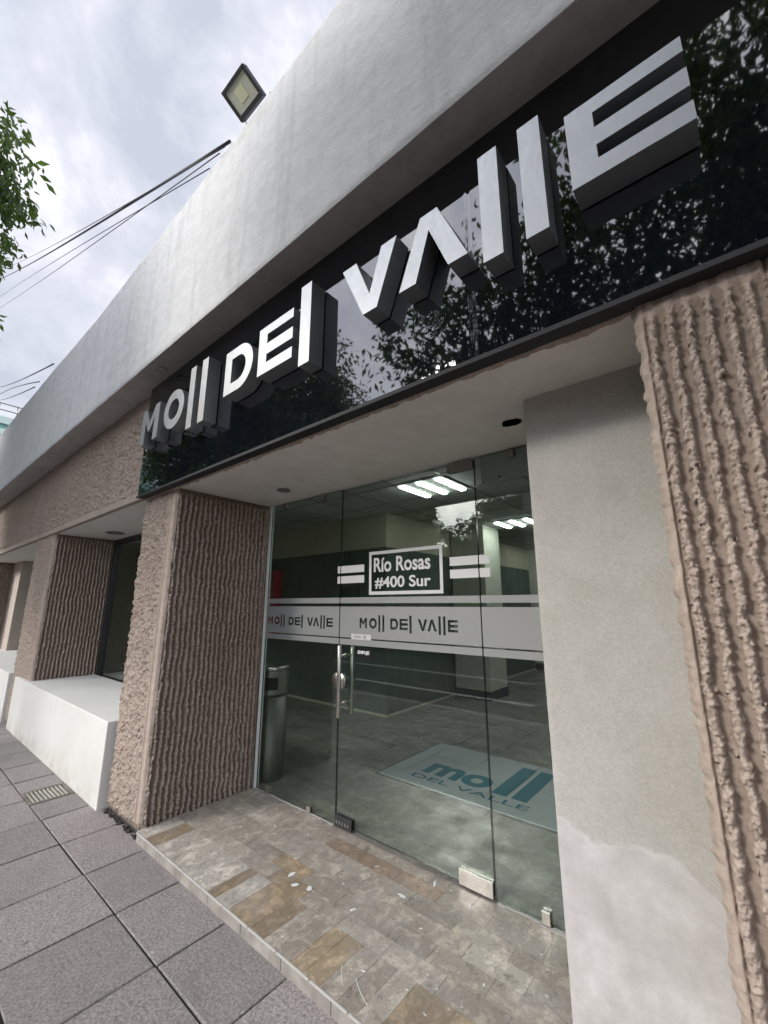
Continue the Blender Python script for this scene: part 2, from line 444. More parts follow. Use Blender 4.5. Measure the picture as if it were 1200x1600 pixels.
# numpy noise
def _h(ix, iy, seed):
    n = np.sin(ix*127.1+iy*311.7+seed*74.7)*43758.5453
    return n-np.floor(n)
def vn(x, y, seed=0):
    ix, iy = np.floor(x), np.floor(y); fx, fy = x-ix, y-iy
    fx = fx*fx*(3-2*fx); fy = fy*fy*(3-2*fy)
    a, b, c, d = _h(ix, iy, seed), _h(ix+1, iy, seed), _h(ix, iy+1, seed), _h(ix+1, iy+1, seed)
    return a+(b-a)*fx+(c-a)*fy+(a-b-c+d)*fx*fy
def fbm(x, y, seed=0, o=4):
    s = 0; a = .5; t = 0
    for i in range(o): s = s+a*vn(x*2**i, y*2**i, seed+i*13); t += a; a *= .5
    return s/t
def grid_mesh(name, ulen, vlen, step, fn, vstep=None):
    """fn(U,V)-> (X,Y,Z) arrays; returns a smooth grid mesh"""
    vstep = vstep or step
    nu, nv = max(2, int(ulen/step)+1), max(2, int(vlen/vstep)+1)
    U, V = np.meshgrid(np.linspace(0, ulen, nu), np.linspace(0, vlen, nv), indexing='ij')
    res = fn(U, V); X, Y, Z = res[:3]
    co = np.stack([X, Y, Z], -1).reshape(-1, 3).astype(np.float32)
    i = np.arange(nu*nv).reshape(nu, nv)
    q = np.stack([i[:-1, :-1], i[1:, :-1], i[1:, 1:], i[:-1, 1:]], -1).reshape(-1, 4)
    me = bpy.data.meshes.new(name)
    me.vertices.add(len(co)); me.vertices.foreach_set('co', co.ravel())
    me.loops.add(q.size); me.loops.foreach_set('vertex_index', q.ravel().astype(np.int32))
    me.polygons.add(len(q)); me.polygons.foreach_set('loop_start', (np.arange(len(q))*4).astype(np.int32))
    me.polygons.foreach_set('use_smooth', np.ones(len(q), bool))
    me.update(calc_edges=True); me.validate()
    if len(res) > 3:
        at = me.attributes.new('broken', 'FLOAT', 'POINT'); at.data.foreach_set('value', np.broadcast_to(res[3], X.shape).reshape(-1).astype(np.float32))
    return me
def add_box_to(me, *bx):
    bm = B(); bm.from_mesh(me)
    for b in bx: box(bm, *b)
    bm.to_mesh(me); bm.free(); return me

PITCH_RIB = .0485
def facet(u, v, su, sv, seed=0):
    """broken-stone facets: every random cell is a small tilted plane"""
    x, y = u*su, v*sv; ix, iy = np.floor(x), np.floor(y)
    best = np.full(np.shape(x), 9.0); val = np.zeros(np.shape(x))
    for dx in (-1, 0, 1):
        for dy in (-1, 0, 1):
            jx, jy = ix+dx, iy+dy
            px_ = x-(jx+_h(jx, jy, seed+1)); py_ = y-(jy+_h(jx, jy, seed+2))
            d = px_*px_+py_*py_
            h = (_h(jx, jy, seed+3)-.5)+px_*(_h(jx, jy, seed+4)-.5)*1.7+py_*(_h(jx, jy, seed+5)-.5)*1.7
            k = d < best
            best = np.where(k, d, best); val = np.where(k, h, val)
    return val
def rib_height(u, v, seed=0, A=.028, p=PITCH_RIB, wide=.36, rag=1.0, wave=.005):
    """cast ribs whose crests were knocked off with a hammer"""
    ph = u+wave*2*(vn(v*15, u*7, seed)-.5)+wave*.8*(vn(v*36, u*22, seed+1)-.5)
    t = ph/p; i = np.floor(t+.5); sg = np.sign(t-i+1e-9); g = 1-2*np.abs(t-i)     # 1 at the crest line, 0 mid-trough
    f1 = facet(u, v, 78, 56, seed+2); f2 = facet(u, v, 170, 130, seed+9)
    e = .22*(vn(i*7.1+sg*2.3+seed, v*36, seed+5)-.5)+rag*(.30*f1+.20*f2)
    k = np.clip((g+e-wide)/(.22+.24*(1-rag)), 0, 1); k = k*k*(3-2*k)                 # ragged rib flank
    crest = .66+rag*(.32*f1+.22*f2)+.14*g
    sm = .16*np.clip(g+.1, 0, 1)**2
    h = sm*(1-k)+k*crest
    rib_height.k = k
    return A*h+.0010*(vn(u*300, v*300, seed+12)-.5)
def hammer_height(u, v, seed=0, A=.020):
    """bush-hammered concrete: broken facets of two sizes"""
    q = u+.004*(vn(v*30, u*9, seed+1)-.5)
    return A*(.5+.50*facet(q, v, 46, 34, seed)+.26*facet(q, v, 105, 80, seed+20)+.25*(fbm(u*14, v*12, seed+7, 2)-.5))

# ================================================================== SETTING
Z_SOF = 2.39; Z_CAN = 3.385
# ground under everything
bm = B(); box(bm, -120, 120, -120, 120, -.40, -.20); tag(obj('ground', bm, 'asphalt'), 'asphalt ground reaching past the street', None, None, 'structure')
bm = B(); box(bm, -70, 40, -9.6, -1.32, -.20, -.13); tag(obj('road', bm, 'asphalt'), kind='structure')
bm = B()
for y in (-2.80, -4.70):
    box(bm, -60, 30, y-.07, y+.07, -.131, -.126)
tag(obj('road_marking', bm, 'road_paint'), kind='structure')
bm = B()
x = -60.0
while x < 30:
    box(bm, x, x+.99, -1.34, -1.18, -.20, .012, .012); x += 1.0
tag(obj('kerb', bm, 'kerb'), kind='structure')
bm = B(); box(bm, -70, 40, -13, -9.6, -.20, .0); tag(obj('far_pavement', bm, 'kerb'), kind='structure')

# sidewalk slabs : one sheet of paving over a dark bed
def sidewalk():
    bm = B(); tone = bm.faces.layers.float.new('tone')
    rnd = random.Random(3)
    ys = [1.60, 1.022, .562, .10, -.36, -.82, -1.18]
    for r in range(len(ys)-1):
        y1, y0 = ys[r], ys[r+1]
        off = {1: 0.0}.get(r, 0.0)
        if r >= 3: off = .02
        for k in range(-45, 14):
            x0 = -2.095+k*.4745+off+(rnd.random()-.5)*.006; x1 = -2.095+(k+1)*.4745+off
            n0 = len(bm.faces)
            tz = (rnd.random()-.5)*.003
            g = .0038+rnd.random()*.0025
            if r == 0 and x1 > -4.70 and x0 < -4.30:       # slabs cut round the drain
                pieces = []
                if x0 < -4.635: pieces.append((x0, -4.640, y0, y1))
                if x1 > -4.335: pieces.append((-4.330, x1, y0, y1))
                pieces.append((max(x0, -4.632), min(x1, -4.338), 1.305, y1))
            else: pieces = [(x0, x1, y0, y1)]
            for a, b, c, d in pieces:
                if b-a < .03: continue
                box(bm, a+g, b-g, c+g, d-g, -.05, tz, .004)
            t = rnd.random()
            bm.faces.ensure_lookup_table()
            for f in bm.faces[n0:]: f[tone] = t
    # jitter the slab edges slightly
    for v in bm.verts:
        v.co.x += (rnd.random()-.5)*.0045; v.co.y += (rnd.random()-.5)*.0045
        if v.co.z > -.01: v.co.z += (rnd.random()-.5)*.0012
    box(bm, -70, -23.3, -1.18, 1.6, -.05, .0)
    return bm
me = bpy.data.meshes.new('sidewalk'); b_ = sidewalk(); b_.to_mesh(me); b_.free()
so_ = tag(link('sidewalk', me, 'slab'), kind='structure'); so_.location.z = .015
bm = B(); box(bm, -70, 8, -1.18, 1.7, -.2, -.008); so_ = tag(obj('sidewalk_bed', bm, 'joint'), kind='structure'); so_.location.z = .013

# entrance step: real tiles laid in rows
GREYS = [(.33, .285, .24), (.37, .325, .275), (.305, .265, .225), (.355, .31, .26), (.40, .355, .305), (.335, .295, .255)]
BROWN = [(.33, .25, .165), (.37, .285, .19), (.29, .22, .15)]
PALE = [(.50, .46, .405), (.45, .41, .355)]
def tile_floor(tiles, z, g=.0008, thick=.02, seed=1):
    bm = B(); lay = bm.loops.layers.float_color.new('tilecol'); rnd = random.Random(seed)
    for (x0, x1, y0, y1, c) in tiles:
        dz = rnd.random()*.0005
        n0 = len(bm.faces); box(bm, x0+g, x1-g, y0+g, y1-g, z-thick, z+dz)
        j = .9+.2*rnd.random()
        bm.faces.ensure_lookup_table()
        for f in bm.faces[n0:]:
            for l in f.loops: l[lay] = (c[0]*j, c[1]*j, c[2]*j, 1)
    return bm
rnd = random.Random(11)
tiles = []
front = [(-3.18, -3.05, 'p'), (-3.05, -2.92, 'b'), (-2.92, -2.76, 'P'), (-2.76, -2.60, 'P'), (-2.60, -2.44, 'P'), (-2.44, -2.285, 'P'), (-2.285, -2.21, 'b'), (-2.21, -2.085, 'p'),
         (-2.085, -1.90, 'b'), (-1.90, -1.80, 'b'), (-1.80, -1.71, 'g'), (-1.71, -1.61, 'g'), (-1.61, -1.53, 'b'), (-1.53, -1.435, 'b'), (-1.435, -1.34, 'g'), (-1.34, -1.25, 'g'),
         (-1.25, -1.155, 'g'), (-1.155, -.98, 'b'), (-.98, -.82, 'b'), (-.82, -.70, 'g'), (-.70, -.55, 'g'), (-.55, -.40, 'g'), (-.4, -.2, 'b'), (-.2, .3, 'g')]
pick = {'g': GREYS, 'b': BROWN, 'P': PALE, 'p': GREYS+PALE}
for a, b, k in front: tiles.append((a, b, 1.345, 1.595, rnd.choice(pick[k])))
y = 1.595; row = 0
while y < 2.20:
    h = .105
    x = -3.18-(.13 if row % 2 else .02)
    while x < .4:
        w = .265
        c = rnd.choice(GREYS)
        xc, yc = x+w/2, y+h/2
        if -2.25 < xc < -1.95 and yc < 1.80: c = BROWN[0]
        if -2.02 < xc < -1.4 and 2.03 < yc < 2.15: c = (.27, .195, .14)
        if rnd.random() < .06: c = PALE[1]
        x0c = max(x, -3.19)
        if x+w > x0c+.01: tiles.append((x0c, min(x+w, .4), y, min(y+h, 2.20), c))
        x += w
    y += h; row += 1
bm = tile_floor(tiles, .07)
step = obj('entrance_step', bm, 'marble'); tag(step, kind='structure')
bm = B(); box(bm, -3.20, .4, 1.349, 2.245, -.02, .0665, 0); obj('step_bed', bm, 'grout', step)
bm = B()
x = -3.175
while x < .4:
    box(bm, x+.001, min(x+.30, .4), 1.337, 1.3475, -.01, .0620, .0015); x += .302
obj('step_riser', bm, 'riser', step)
bm = B()
x = -3.18
while x < .4:
    box(bm, x+.0008, min(x+.21, .4), 1.3335, 1.3445, .0625, .0705, .0025); x += .2115
obj('step_nosing', bm, 'grout', step)

# interior floor
tiles = []; y = 2.20; row = 0
INT = [(.17, .158, .142), (.20, .185, .168), (.155, .145, .132), (.22, .205, .185), (.185, .17, .15)]
while y < 12.6:
    x = -11-(.15 if row % 2 else 0)
    while x < 4:
        tiles.append((x, x+.30, y, y+.15 if y > 5 else y+.105, rnd.choice(INT))); x += .30
    y += .15 if y > 5 else .105; row += 1
tag(obj('floor', tile_floor(tiles, .068, .0006), 'marble_in'), kind='structure')
bm = B(); box(bm, -11, 4, 2.246, 12.7, -.1, .06); tag(obj('floor_bed', bm, 'dark'), kind='structure')

# ================================================================== BUILDING
bld = thing('commercial_building', 'single-storey shop building of pink ribbed concrete under a grey-white rendered parapet', 'building', (-4, 2.0, 0))
# parapet : slightly wandering old render edge
px = np.array([-18, -11, -7.6, -5.1, -3.5, -1.85, -1.24, 3.5]); pz = np.array([4.80, 4.76, 4.715, 4.645, 4.70, 4.775, 4.80, 4.88])
def par_y(x): return 1.103+(1.103-1.057)/9.2*np.clip(x, -30, 0)
def par_front(U, V):
    X = -18+U; top = np.interp(X, px, pz)
    Z = Z_CAN+.002*np.sin(X*9)+(top-Z_CAN)*V
    Y = par_y(X)+.006*(fbm(X*.9, Z*1.1, 3, 3)-.5)*2+.0035*(fbm(X*5, Z*5, 8, 3)-.5)
    # edge roundings
    e = np.clip(1-V/.02, 0, 1); Y = Y+.008*e**2
    e = np.clip((V-.985)/.015, 0, 1); Y = Y+.012*e**2
    return X, Y, Z
me = grid_mesh('parapet', 21.5, 1.0, .03, par_front, .012)
bm = B(); bm.from_mesh(me)
N = 44
xs = np.linspace(-18, 3.5, N); prev = None
for i in range(N):
    x = float(xs[i]); t = float(np.interp(x, px, pz)); y = float(par_y(x))
    ring = [bm.verts.new((x, y+.011, t-.001)), bm.verts.new((x, y+.24, t-.004)), bm.verts.new((x, y+.24, Z_CAN+.3))]
    if prev:
        for a in range(2): bm.faces.new((prev[a], ring[a], ring[a+1], prev[a+1]))
    prev = ring
bm.to_mesh(me); bm.free()
link('parapet', me, 'parapet', bld)
def can_fn(U, V):
    X = -18+U; yf = par_y(X)+.006; Y = yf+(1.345-yf)*V
    Z = Z_CAN+.004*(fbm(X*1.3, Y*3, 5, 3)-.5)+.004*np.clip(1-V/.08, 0, 1)*0
    return X, Y, Z
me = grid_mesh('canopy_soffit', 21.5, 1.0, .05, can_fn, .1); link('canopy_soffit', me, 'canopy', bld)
bm = B(); box(bm, -18, 3.5, 1.36, 13, 3.44, 3.60); box(bm, -18, 3.5, 1.2, 1.36, 3.44, 3.70)
obj('roof', bm, 'parapet', bld)

# hammered concrete band over the bays
def band_fn(U, V):
    X = -17+U; Z = Z_SOF+.07+V
    Y = 1.338-hammer_height(X*.75, Z*.75, 21, .030)
    return X, Y, Z, np.ones(X.shape)
me = grid_mesh('stone_band', 13.235, Z_CAN-Z_SOF-.065, .009, band_fn); link('stone_band', me, 'stone_band', bld)
bm = B()      # smooth drip edge under the band and the beam behind it
box(bm, -17, -3.765, 1.322, 1.40, Z_SOF-.002, Z_SOF+.072, .004)
box(bm, -17, 3.5, 1.345, 1.62, Z_SOF+.02, Z_CAN-.004)
obj('beam', bm, 'stone_plain', bld)
def rough_lip(U, V):
    X = -3.76+U; a = V/.075*math.pi
    n = fbm(X*30, V*60, 4, 3)
    Y = 1.352-.020*np.cos(a)*(.5+n); Z = Z_SOF+.012-.030*np.sin(a)*(.5+.8*n)
    return X, Y, Z
me = grid_mesh('beam_lip', 4.6, .075, .006, rough_lip, .006); link('beam_lip', me, 'stone_plain', bld)
# soffits
def sof(name, x0, x1, y0, y1, z, mat='soffit'):
    def f(U, V):
        X = x0+U; Y = y0+V
        return X, Y, z+.004*(fbm(X*2, Y*2, 5, 3)-.5)
    me = grid_mesh(name, x1-x0, y1-y0, .05, f); add_box_to(me, (x0, x1, y0, y1, z+.02, z+.05)); return link(name, me, mat, bld)
sof('entrance_soffit', -3.22, .9, 1.362, 2.23, Z_SOF)
sof('bay_soffit', -17, -3.74, 1.362, 2.10, Z_SOF-.006)

# ribbed / hammered pillars
def pillar(name, xl, xr, yf, yb, z0, z1, seed, step_side=.0036, step_front=.004, parent=bld):
    """front face (towards the street) hammered with a smooth banded corner; side face (+X) ribbed"""
    W_ = xr-xl
    def front(U, V):
        X = xl+U; Z = z0+V
        d = xr-X                                  # distance from the right corner
        h = hammer_height(X, Z, seed, .026)
        smooth = .010+.0012*fbm(X*40, Z*20, seed, 3)
        groove = -.007*np.exp(-((d-.075)/.006)**2)+.004*np.exp(-((d-.088)/.005)**2)
        k = np.clip((d-.095-.006*fbm(Z*30, X*0, seed, 2))/.012, 0, 1)
        H = k*h+(1-k)*(smooth+groove)
        # chipped arris
        ch = .012+.018*fbm(Z*26, Z*3, seed+2, 3)
        e = np.clip(1-d/ch, 0, 1)
        H = H-.020*e**1.3
        low = np.clip(1-(Z-z0)/(.03+.05*fbm(X*18, X*0, seed+4, 3)), 0, 1)
        H = H-.03*low*(z0 < .2)
        return X, yf-H, Z, np.ones(X.shape)
    def side(U, V):
        Y = yf-.004+U; Z = z0+V
        h = rib_height(U+.012, Z, seed+7, .040, .0405, .46, .72, .0065)
        d = U; e = np.clip(1-d/.012, 0, 1)
        top = np.clip((z1-.035-Z)/.02+.6*fbm(U*20, Z*0, seed, 2), 0, 1)
        h = h*top
        k = np.clip((yb-.02-Y)/.015, 0, 1)
        X = xr-.022+h*k-.004*e
        low = np.clip(1-(Z-z0)/(.02+.04*fbm(U*22, U*0, seed+4, 3)), 0, 1)
        X = X-.012*low*(z0 < .2)
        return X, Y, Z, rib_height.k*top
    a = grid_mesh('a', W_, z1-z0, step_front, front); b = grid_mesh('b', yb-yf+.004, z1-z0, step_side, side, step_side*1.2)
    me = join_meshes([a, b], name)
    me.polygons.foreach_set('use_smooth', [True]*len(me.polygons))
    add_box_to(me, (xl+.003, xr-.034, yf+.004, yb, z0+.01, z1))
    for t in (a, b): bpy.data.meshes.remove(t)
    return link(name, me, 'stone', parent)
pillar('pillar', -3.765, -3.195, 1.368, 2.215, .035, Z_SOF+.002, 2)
pillar('pillar', -7.46, -6.56, 1.36, 2.06, .02, Z_SOF+.002, 31, .007, .009)
pillar('pillar', -12.9, -11.95, 1.36, 2.06, .02, Z_SOF+.002, 57, .012, .016)
bm = B()      # broken black base of the near pillar
rr = random.Random(5)
for i in range(60):
    t = rr.random()
    if rr.random() < .7: x, y = -3.80+.60*t, 1.36-rr.random()*.015
    else: x, y = -3.215+rr.random()*.02, 1.36+.04*rr.random()
    s = .005+rr.random()*.012
    bmesh.ops.create_icosphere(bm, subdivisions=1, radius=s, matrix=Matrix.Translation((x, y, rr.random()*.035)) @ Matrix.Rotation(rr.random()*6, 4, Vector((rr.random(), rr.random(), rr.random()+.1)).normalized()))
for v in bm.verts: v.co += Vector((rr.random()-.5, rr.random()-.5, rr.random()-.5))*.014
box(bm, -3.76, -3.225, 1.375, 2.2, -.02, .05)
obj('pillar_base', bm, 'rubble', bld)

# the near fluted pier: ribs on the street face
def pier_fn(U, V):
    X = -.118+U; Z = -.02+V
    d = U
    edge = .012*(fbm(Z*22, Z*3, 71, 3)-.5)+.008*(vn(Z*70, Z*0, 72)-.5)
    p = .0425
    h = rib_height(U-.043, Z, 77, .031, p, .42, .72, .0035)
    # plain cast strip with a thin line before the first rib
    strip = .012+.002*fbm(X*60, Z*30, 70, 3)-.003*np.exp(-((d-.017)/.0025)**2)
    k = np.clip((d-.023)/.006, 0, 1)
    H = k*h+(1-k)*strip
    topf = np.clip((2.335-Z)/.03+.7*(fbm(U*14, Z*6, 66, 3)-.3), 0, 1)
    H = .004+(H-.004)*topf+(1-topf)*.012*fbm(X*40, Z*40, 12, 3)
    e = np.clip(1-d/(.010+.02*fbm(Z*20, Z*2, 73, 3)), 0, 1)
    H = H-.022*e**1.4
    # wide cast joint far right
    j = np.clip(1-np.abs(U-.300)/.010, 0, 1); H = H-.02*j
    Xo = X+edge*np.clip(1-d/.03, 0, 1)
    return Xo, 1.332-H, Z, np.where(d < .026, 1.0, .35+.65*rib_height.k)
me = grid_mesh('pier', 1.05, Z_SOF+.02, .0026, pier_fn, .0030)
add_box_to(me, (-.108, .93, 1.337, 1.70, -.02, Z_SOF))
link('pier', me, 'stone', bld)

# cement jamb wall between glass and pier (face set back from the street)
def jamb_fn(U, V):
    X = -.603+U; Z = .06+V
    Y = 1.695+.0025*(fbm(X*4, Z*4, 3, 3)-.5)
    e = np.clip(1-U/.012, 0, 1)
    Xo = X+.003*(fbm(Z*9, Z*0, 4, 3)-.5)
    return Xo, Y+.006*e**2, Z
me = grid_mesh('jamb_wall', .62, Z_SOF-.06, .012, jamb_fn); add_box_to(me, (-.597, .9, 1.703, 2.30, .05, Z_SOF+.001))
link('jamb_wall', me, 'cement', bld)

# bay recesses : plinth step, dark window wall
def bay(x0, x1):
    f = obj('window', (lambda b: (box(b, x0, x0+.05, 2.02, 2.09, .55, Z_SOF-.01, .003), box(b, x1-.05, x1, 2.02, 2.09, .55, Z_SOF-.01, .003),
        box(b, x0+.05, x1-.05, 2.02, 2.09, Z_SOF-.07, Z_SOF-.01, .003), box(b, x0+.05, x1-.05, 2.02, 2.09, .55, .60, .003),
        box(b, (x0+x1)/2-.02, (x0+x1)/2+.02, 2.03, 2.08, .60, Z_SOF-.07, .002), b)[-1])(B()), 'black', bld)
    b = B(); box(b, x0+.05, x1-.05, 2.05, 2.056, .60, Z_SOF-.07)
    obj('pane', b, 'glass', f)
bay(-6.56, -3.76); bay(-11.2, -7.46)
bm = B(); box(bm, -6.57, -3.75, 2.02, 2.2, -.1, .552); box(bm, -11.9, -7.45, 2.02, 2.2, -.1, .552); obj('bay_wall', bm, 'bench', bld)
# smooth beige pilaster in the second bay
bm = B(); box(bm, -11.95, -11.20, 1.84, 2.3, 0, Z_SOF-.003, .004); obj('pilaster', bm, 'jamb', bld)
bm = B(); box(bm, -17.5, -12.9, 1.9, 2.0, 0, Z_SOF-.003); obj('end_wall', bm, 'stone_plain', bld)
bm = B(); box(bm, .9, 3.4, 1.40, 1.6, -.02, Z_SOF+.02); obj('side_wall', bm, 'stone_plain', bld)

# white plinths in front of the bays
def plinth(x0, x1, lab):
    bm = B(); box(bm, x0, x1, 1.312, 2.02, -.02, .615, .006, 0, 2)
    for v in bm.verts:
        v.co.z += .004*math.sin(v.co.x*3)
    tag(obj('plinth', bm, 'bench'), lab, 'plinth', 'white rendered plinths along the facade')
plinth(-7.145, -3.845, 'long white rendered plinth between the nearest two ribbed pillars')
plinth(-11.9, -7.52, 'white rendered plinth beyond the second pillar, cut by the picture edge')

# recessed spot lights
def downlight(x, y, z, r, lab, parts=True, tilt=0):
    t = thing('downlight', lab, 'ceiling light', (x, y, z), 'recessed spotlights in the soffits')
    bm = B(); lathe(bm, [(r*.82, .0), (r, -.001), (r*1.06, -.006), (r*1.0, -.009), (r*.82, -.006), (r*.80, .018)], (0, 0, 0), 28)
    obj('ring', bm, 'steel_dark' if not parts else 'canopy', t, world_coords=False)
    bm = B(); lathe(bm, [(0.001, .012), (r*.80, .012), (r*.80, .016), (0.001, .016)], (0, 0, 0), 24)
    obj('lamp', bm, 'dark', t, world_coords=False)
downlight(-3.356, 1.19, Z_CAN-.001, .045, 'round spotlight in the canopy soffit above the letter D', True)
downlight(-7.30, 1.20, Z_CAN-.001, .05, 'round spotlight in the canopy soffit far along the facade')
downlight(-2.63, 1.93, Z_SOF-.003, .048, 'dark round spotlight in the entrance soffit near the ribbed pillar', False)
downlight(-5.87, 1.80, Z_SOF-.009, .10, 'large round grey spotlight in the soffit over the white plinth', False)
t = thing('downlight', 'broken spotlight hole in the entrance soffit beside the cement wall', 'ceiling light', (-.735, 1.885, Z_SOF), 'recessed spotlights in the soffits')
bm = B(); rg = random.Random(2)
vv = [bm.verts.new((.05*math.cos(a)*(1+.25*(rg.random()-.5)), .042*math.sin(a)*(1+.3*(rg.random()-.5)), -.0035)) for a in np.linspace(0, 2*math.pi, 19)[:-1]]
bm.faces.new(list(reversed(vv))); bmesh.ops.solidify(bm, geom=list(bm.faces), thickness=.003)
obj('hole', bm, 'dark', t, world_coords=False)
bm = B(); tube(bm, [(-.06+.005*i, -.052+.012*math.sin(i*.9)*.4, -.003) for i in range(14)], .003, 5); obj('ring', bm, 'soffit', t, world_coords=False)
bm = B(); box(bm, -.12, .12, -.035, .035, -.006, 0, .002); t = obj('vent_cover', bm, 'canopy'); t.location = (-5.35, 1.24, Z_CAN)
tag(t, 'small blank cover plate on the canopy soffit between two spotlights', 'cover plate')

# ================================================================== SIGN
sign = thing('wall_sign', 'black gloss fascia sign reading MOLL DEL VALLE in steel letters over the entrance', 'sign', (-1.8, 1.28, 2.39))
def pnl(U, V):
    X = -3.762+U; Z = Z_SOF+.004+V
    seam = np.exp(-((X+2.18)/.004)**2)+np.exp(-((X+.62)/.004)**2)
    Y = 1.280+.0008*np.sin(X*2.1)*np.sin(Z*3)+.0005*np.exp(-(((X+.80)/.06)**2+((Z-2.66)/.07)**2))*np.sin(np.hypot((X+.80)*110, (Z-2.66)*110))
    return X, Y+.0012*seam, Z
me = grid_mesh('panel', 4.80, Z_CAN-Z_SOF-.006, .008, pnl)
link('panel', me, 'panel', sign)
MAT['back'] = plain('matte_black_backing', (.010, .010, .012), .7)
bm = B(); box(bm, -3.762, 1.038, 1.2825, 1.335, Z_SOF-.012, Z_CAN-.003); obj('backing', bm, 'back', sign)
bm = B(); box(bm, -3.766, 1.04, 1.270, 1.2815, Z_SOF-.014, Z_SOF+.006, .0015)
obj('trim', bm, 'back', sign)

T_, B_, BT, BB = 3.068, 2.768, 3.156, 2.687
def rect(x0, x1, z0, z1): return [(x0, z0), (x1, z0), (x1, z1), (x0, z1)]
def oval(cx_, cz_, rx, rz, n=48): return [(cx_+rx*math.cos(2*math.pi*i/n), cz_+rz*math.sin(2*math.pi*i/n)) for i in range(n)]
def dshape(x0, x1, z0, z1, n=24):
    r = (z1-z0)/2; cxx = x1-r*1.0
    pts = [(x0, z0), (cxx, z0)]
    pts += [(cxx+r*math.sin(t), (z0+z1)/2-r*math.cos(t)) for t in [math.pi*i/n for i in range(1, n)]]
    return pts+[(cxx, z1), (x0, z1)]
def eshape(x0, x1):
    a, g = .056, .060
    return [(x0, B_), (x1, B_), (x1, B_+a+.008), (x0+.080, B_+a+.008), (x0+.080, B_+a+g), (x1, B_+a+g), (x1, T_-a-g), (x0+.080, T_-a-g), (x0+.080, T_-a), (x1, T_-a), (x1, T_), (x0, T_)]
GL = [
 ('M', [[(-3.592, B_), (-3.518, B_), (-3.518, 2.957), (-3.452, 2.862), (-3.425, 2.862), (-3.352, 2.957), (-3.352, B_), (-3.270, B_), (-3.270, T_), (-3.345, T_), (-3.436, 2.945), (-3.515, T_), (-3.592, T_)]]),
 ('O', [oval(-3.008, 2.918, .162, .152), oval(-3.008, 2.918, .086, .080)]),
 ('bar', [rect(-2.778, -2.701, BB, BT)]),
 ('bar', [rect(-2.611, -2.531, BB, BT)]),
 ('D', [dshape(-2.291, -1.982, B_, T_), dshape(-2.216, -2.058, B_+.066, T_-.066)]),
 ('E', [eshape(-1.925, -1.612)]),
 ('bar', [rect(-1.552, -1.470, BB, BT)]),
 ('V', [[(-1.239, T_), (-1.105, B_), (-1.023, B_), (-.911, T_), (-.997, T_), (-1.066, 2.857), (-1.150, T_)]]),
 ('A', [[(-.900, B_), (-.815, B_), (-.747, 2.985), (-.664, B_), (-.580, B_), (-.705, T_), (-.787, T_)]]),
 ('bar', [rect(-.521, -.446, BB, BT)]),
 ('bar', [rect(-.366, -.291, BB, BT)]),
 ('E', [eshape(-.212, .103)]),
]
lab_bar = ['first of the two tall bars after the letter O', 'second of the two tall bars, just before the letter D', 'single tall bar after DE', 'first tall bar after the V shapes', 'second tall bar, just before the final E']
lab_e = ['letter E in the word DEL', 'large final letter E']
ib = ie = 0
for g, sp in GL:
    me = curve_mesh(sp, .090, 'letter')
    bm = B(); bm.from_mesh(me); bmesh.ops.remove_doubles(bm, verts=bm.verts, dist=.0003)
    bmesh.ops.recalc_face_normals(bm, faces=bm.faces)
    bm.to_mesh(me); bm.free()
    me.transform(Matrix.Translation((0, 1.185+.045, 0))); me.polygons.foreach_set('use_smooth', [False]*len(me.polygons))
    o = link('letter', me, 'letter', sign)
    if g == 'bar': o['label'] = lab_bar[ib]; ib += 1
    elif g == 'E': o['label'] = lab_e[ie]; ie += 1
    else: o['label'] = 'steel letter '+g
    xs_ = [p[0] for p in sp[0]]; cx_ = sum(xs_)/len(xs_)

# ================================================================== ENTRANCE GLASS
GY = 2.215
S1, BD, S2 = (1.511, 1.552), (1.272, 1.488), (1.222, 1.263)
def pane(parent, x0, x1, z0, z1):
    bm = B(); box(bm, x0, x1, GY, GY+.010, z0, z1)
    for f in bm.faces:
        if abs(f.normal.y) < .5: f.material_index = 1
    bm.normal_update()
    for f in bm.faces: f.material_index = 0 if abs(f.normal.y) > .5 else 1
    return obj('pane', bm, ['glass', 'glass_edge'], parent)
def band_letters(x0, x1, z0, z1):
    s = (x1-x0)/(.103+3.592); sz = (z1-z0)/(T_-B_)
    return [[(x0+(x+3.592)*s, z0+(z-B_)*sz) for x, z in pl] for g, sp in GL for pl in sp]
def film_mesh(parent, name, splines, mat='frost', y=GY-.0012):
    me = curve_mesh(splines, .0008, name); me.transform(Matrix.Translation((0, y, 0))); return link(name, me, mat, parent)
door = thing('glass_door', 'frameless glass door with steel pull handle and frosted band in the middle of the entrance', 'door', (-1.12, 2.22, .08))
DX0, DX1 = -2.253, -1.121
pane(door, DX0, DX1, .088, 2.372)
film_mesh(door, 'frosted_band', [rect(DX0+.001, DX1-.001, *BD)]+band_letters(-2.055, -1.271, 1.341, 1.411))
film_mesh(door, 'frosted_stripe', [rect(DX0+.001, DX1-.001, *S1)], 'frost'); film_mesh(door, 'frosted_stripe', [rect(DX0+.001, DX1-.001, *S2)], 'frost')
film_mesh(door, 'address_frame', [rect(-1.970, -1.362, 1.568, 1.868), rect(-1.948, -1.384, 1.590, 1.846)], 'vinyl')
for a, b in ((DX0+.001, -2.017), (-1.311, DX1-.001)):
    for c in ((1.731, 1.784), (1.655, 1.708)):
        film_mesh(door, 'white_stripe', [rect(a, b, *c)], 'vinyl')
tm = text_mesh('R\u00edo Rosas', .1, .0008, .0022); fit(tm, -1.926, -1.452, 1.722, 1.823, GY-.0012)
tm2 = text_mesh('#400 Sur', .1, .0008, .0022); fit(tm2, -1.916, -1.452, 1.608, 1.690, GY-.0012)
link('address_lettering', join_meshes([tm, tm2], 'address_lettering'), 'vinyl', door)
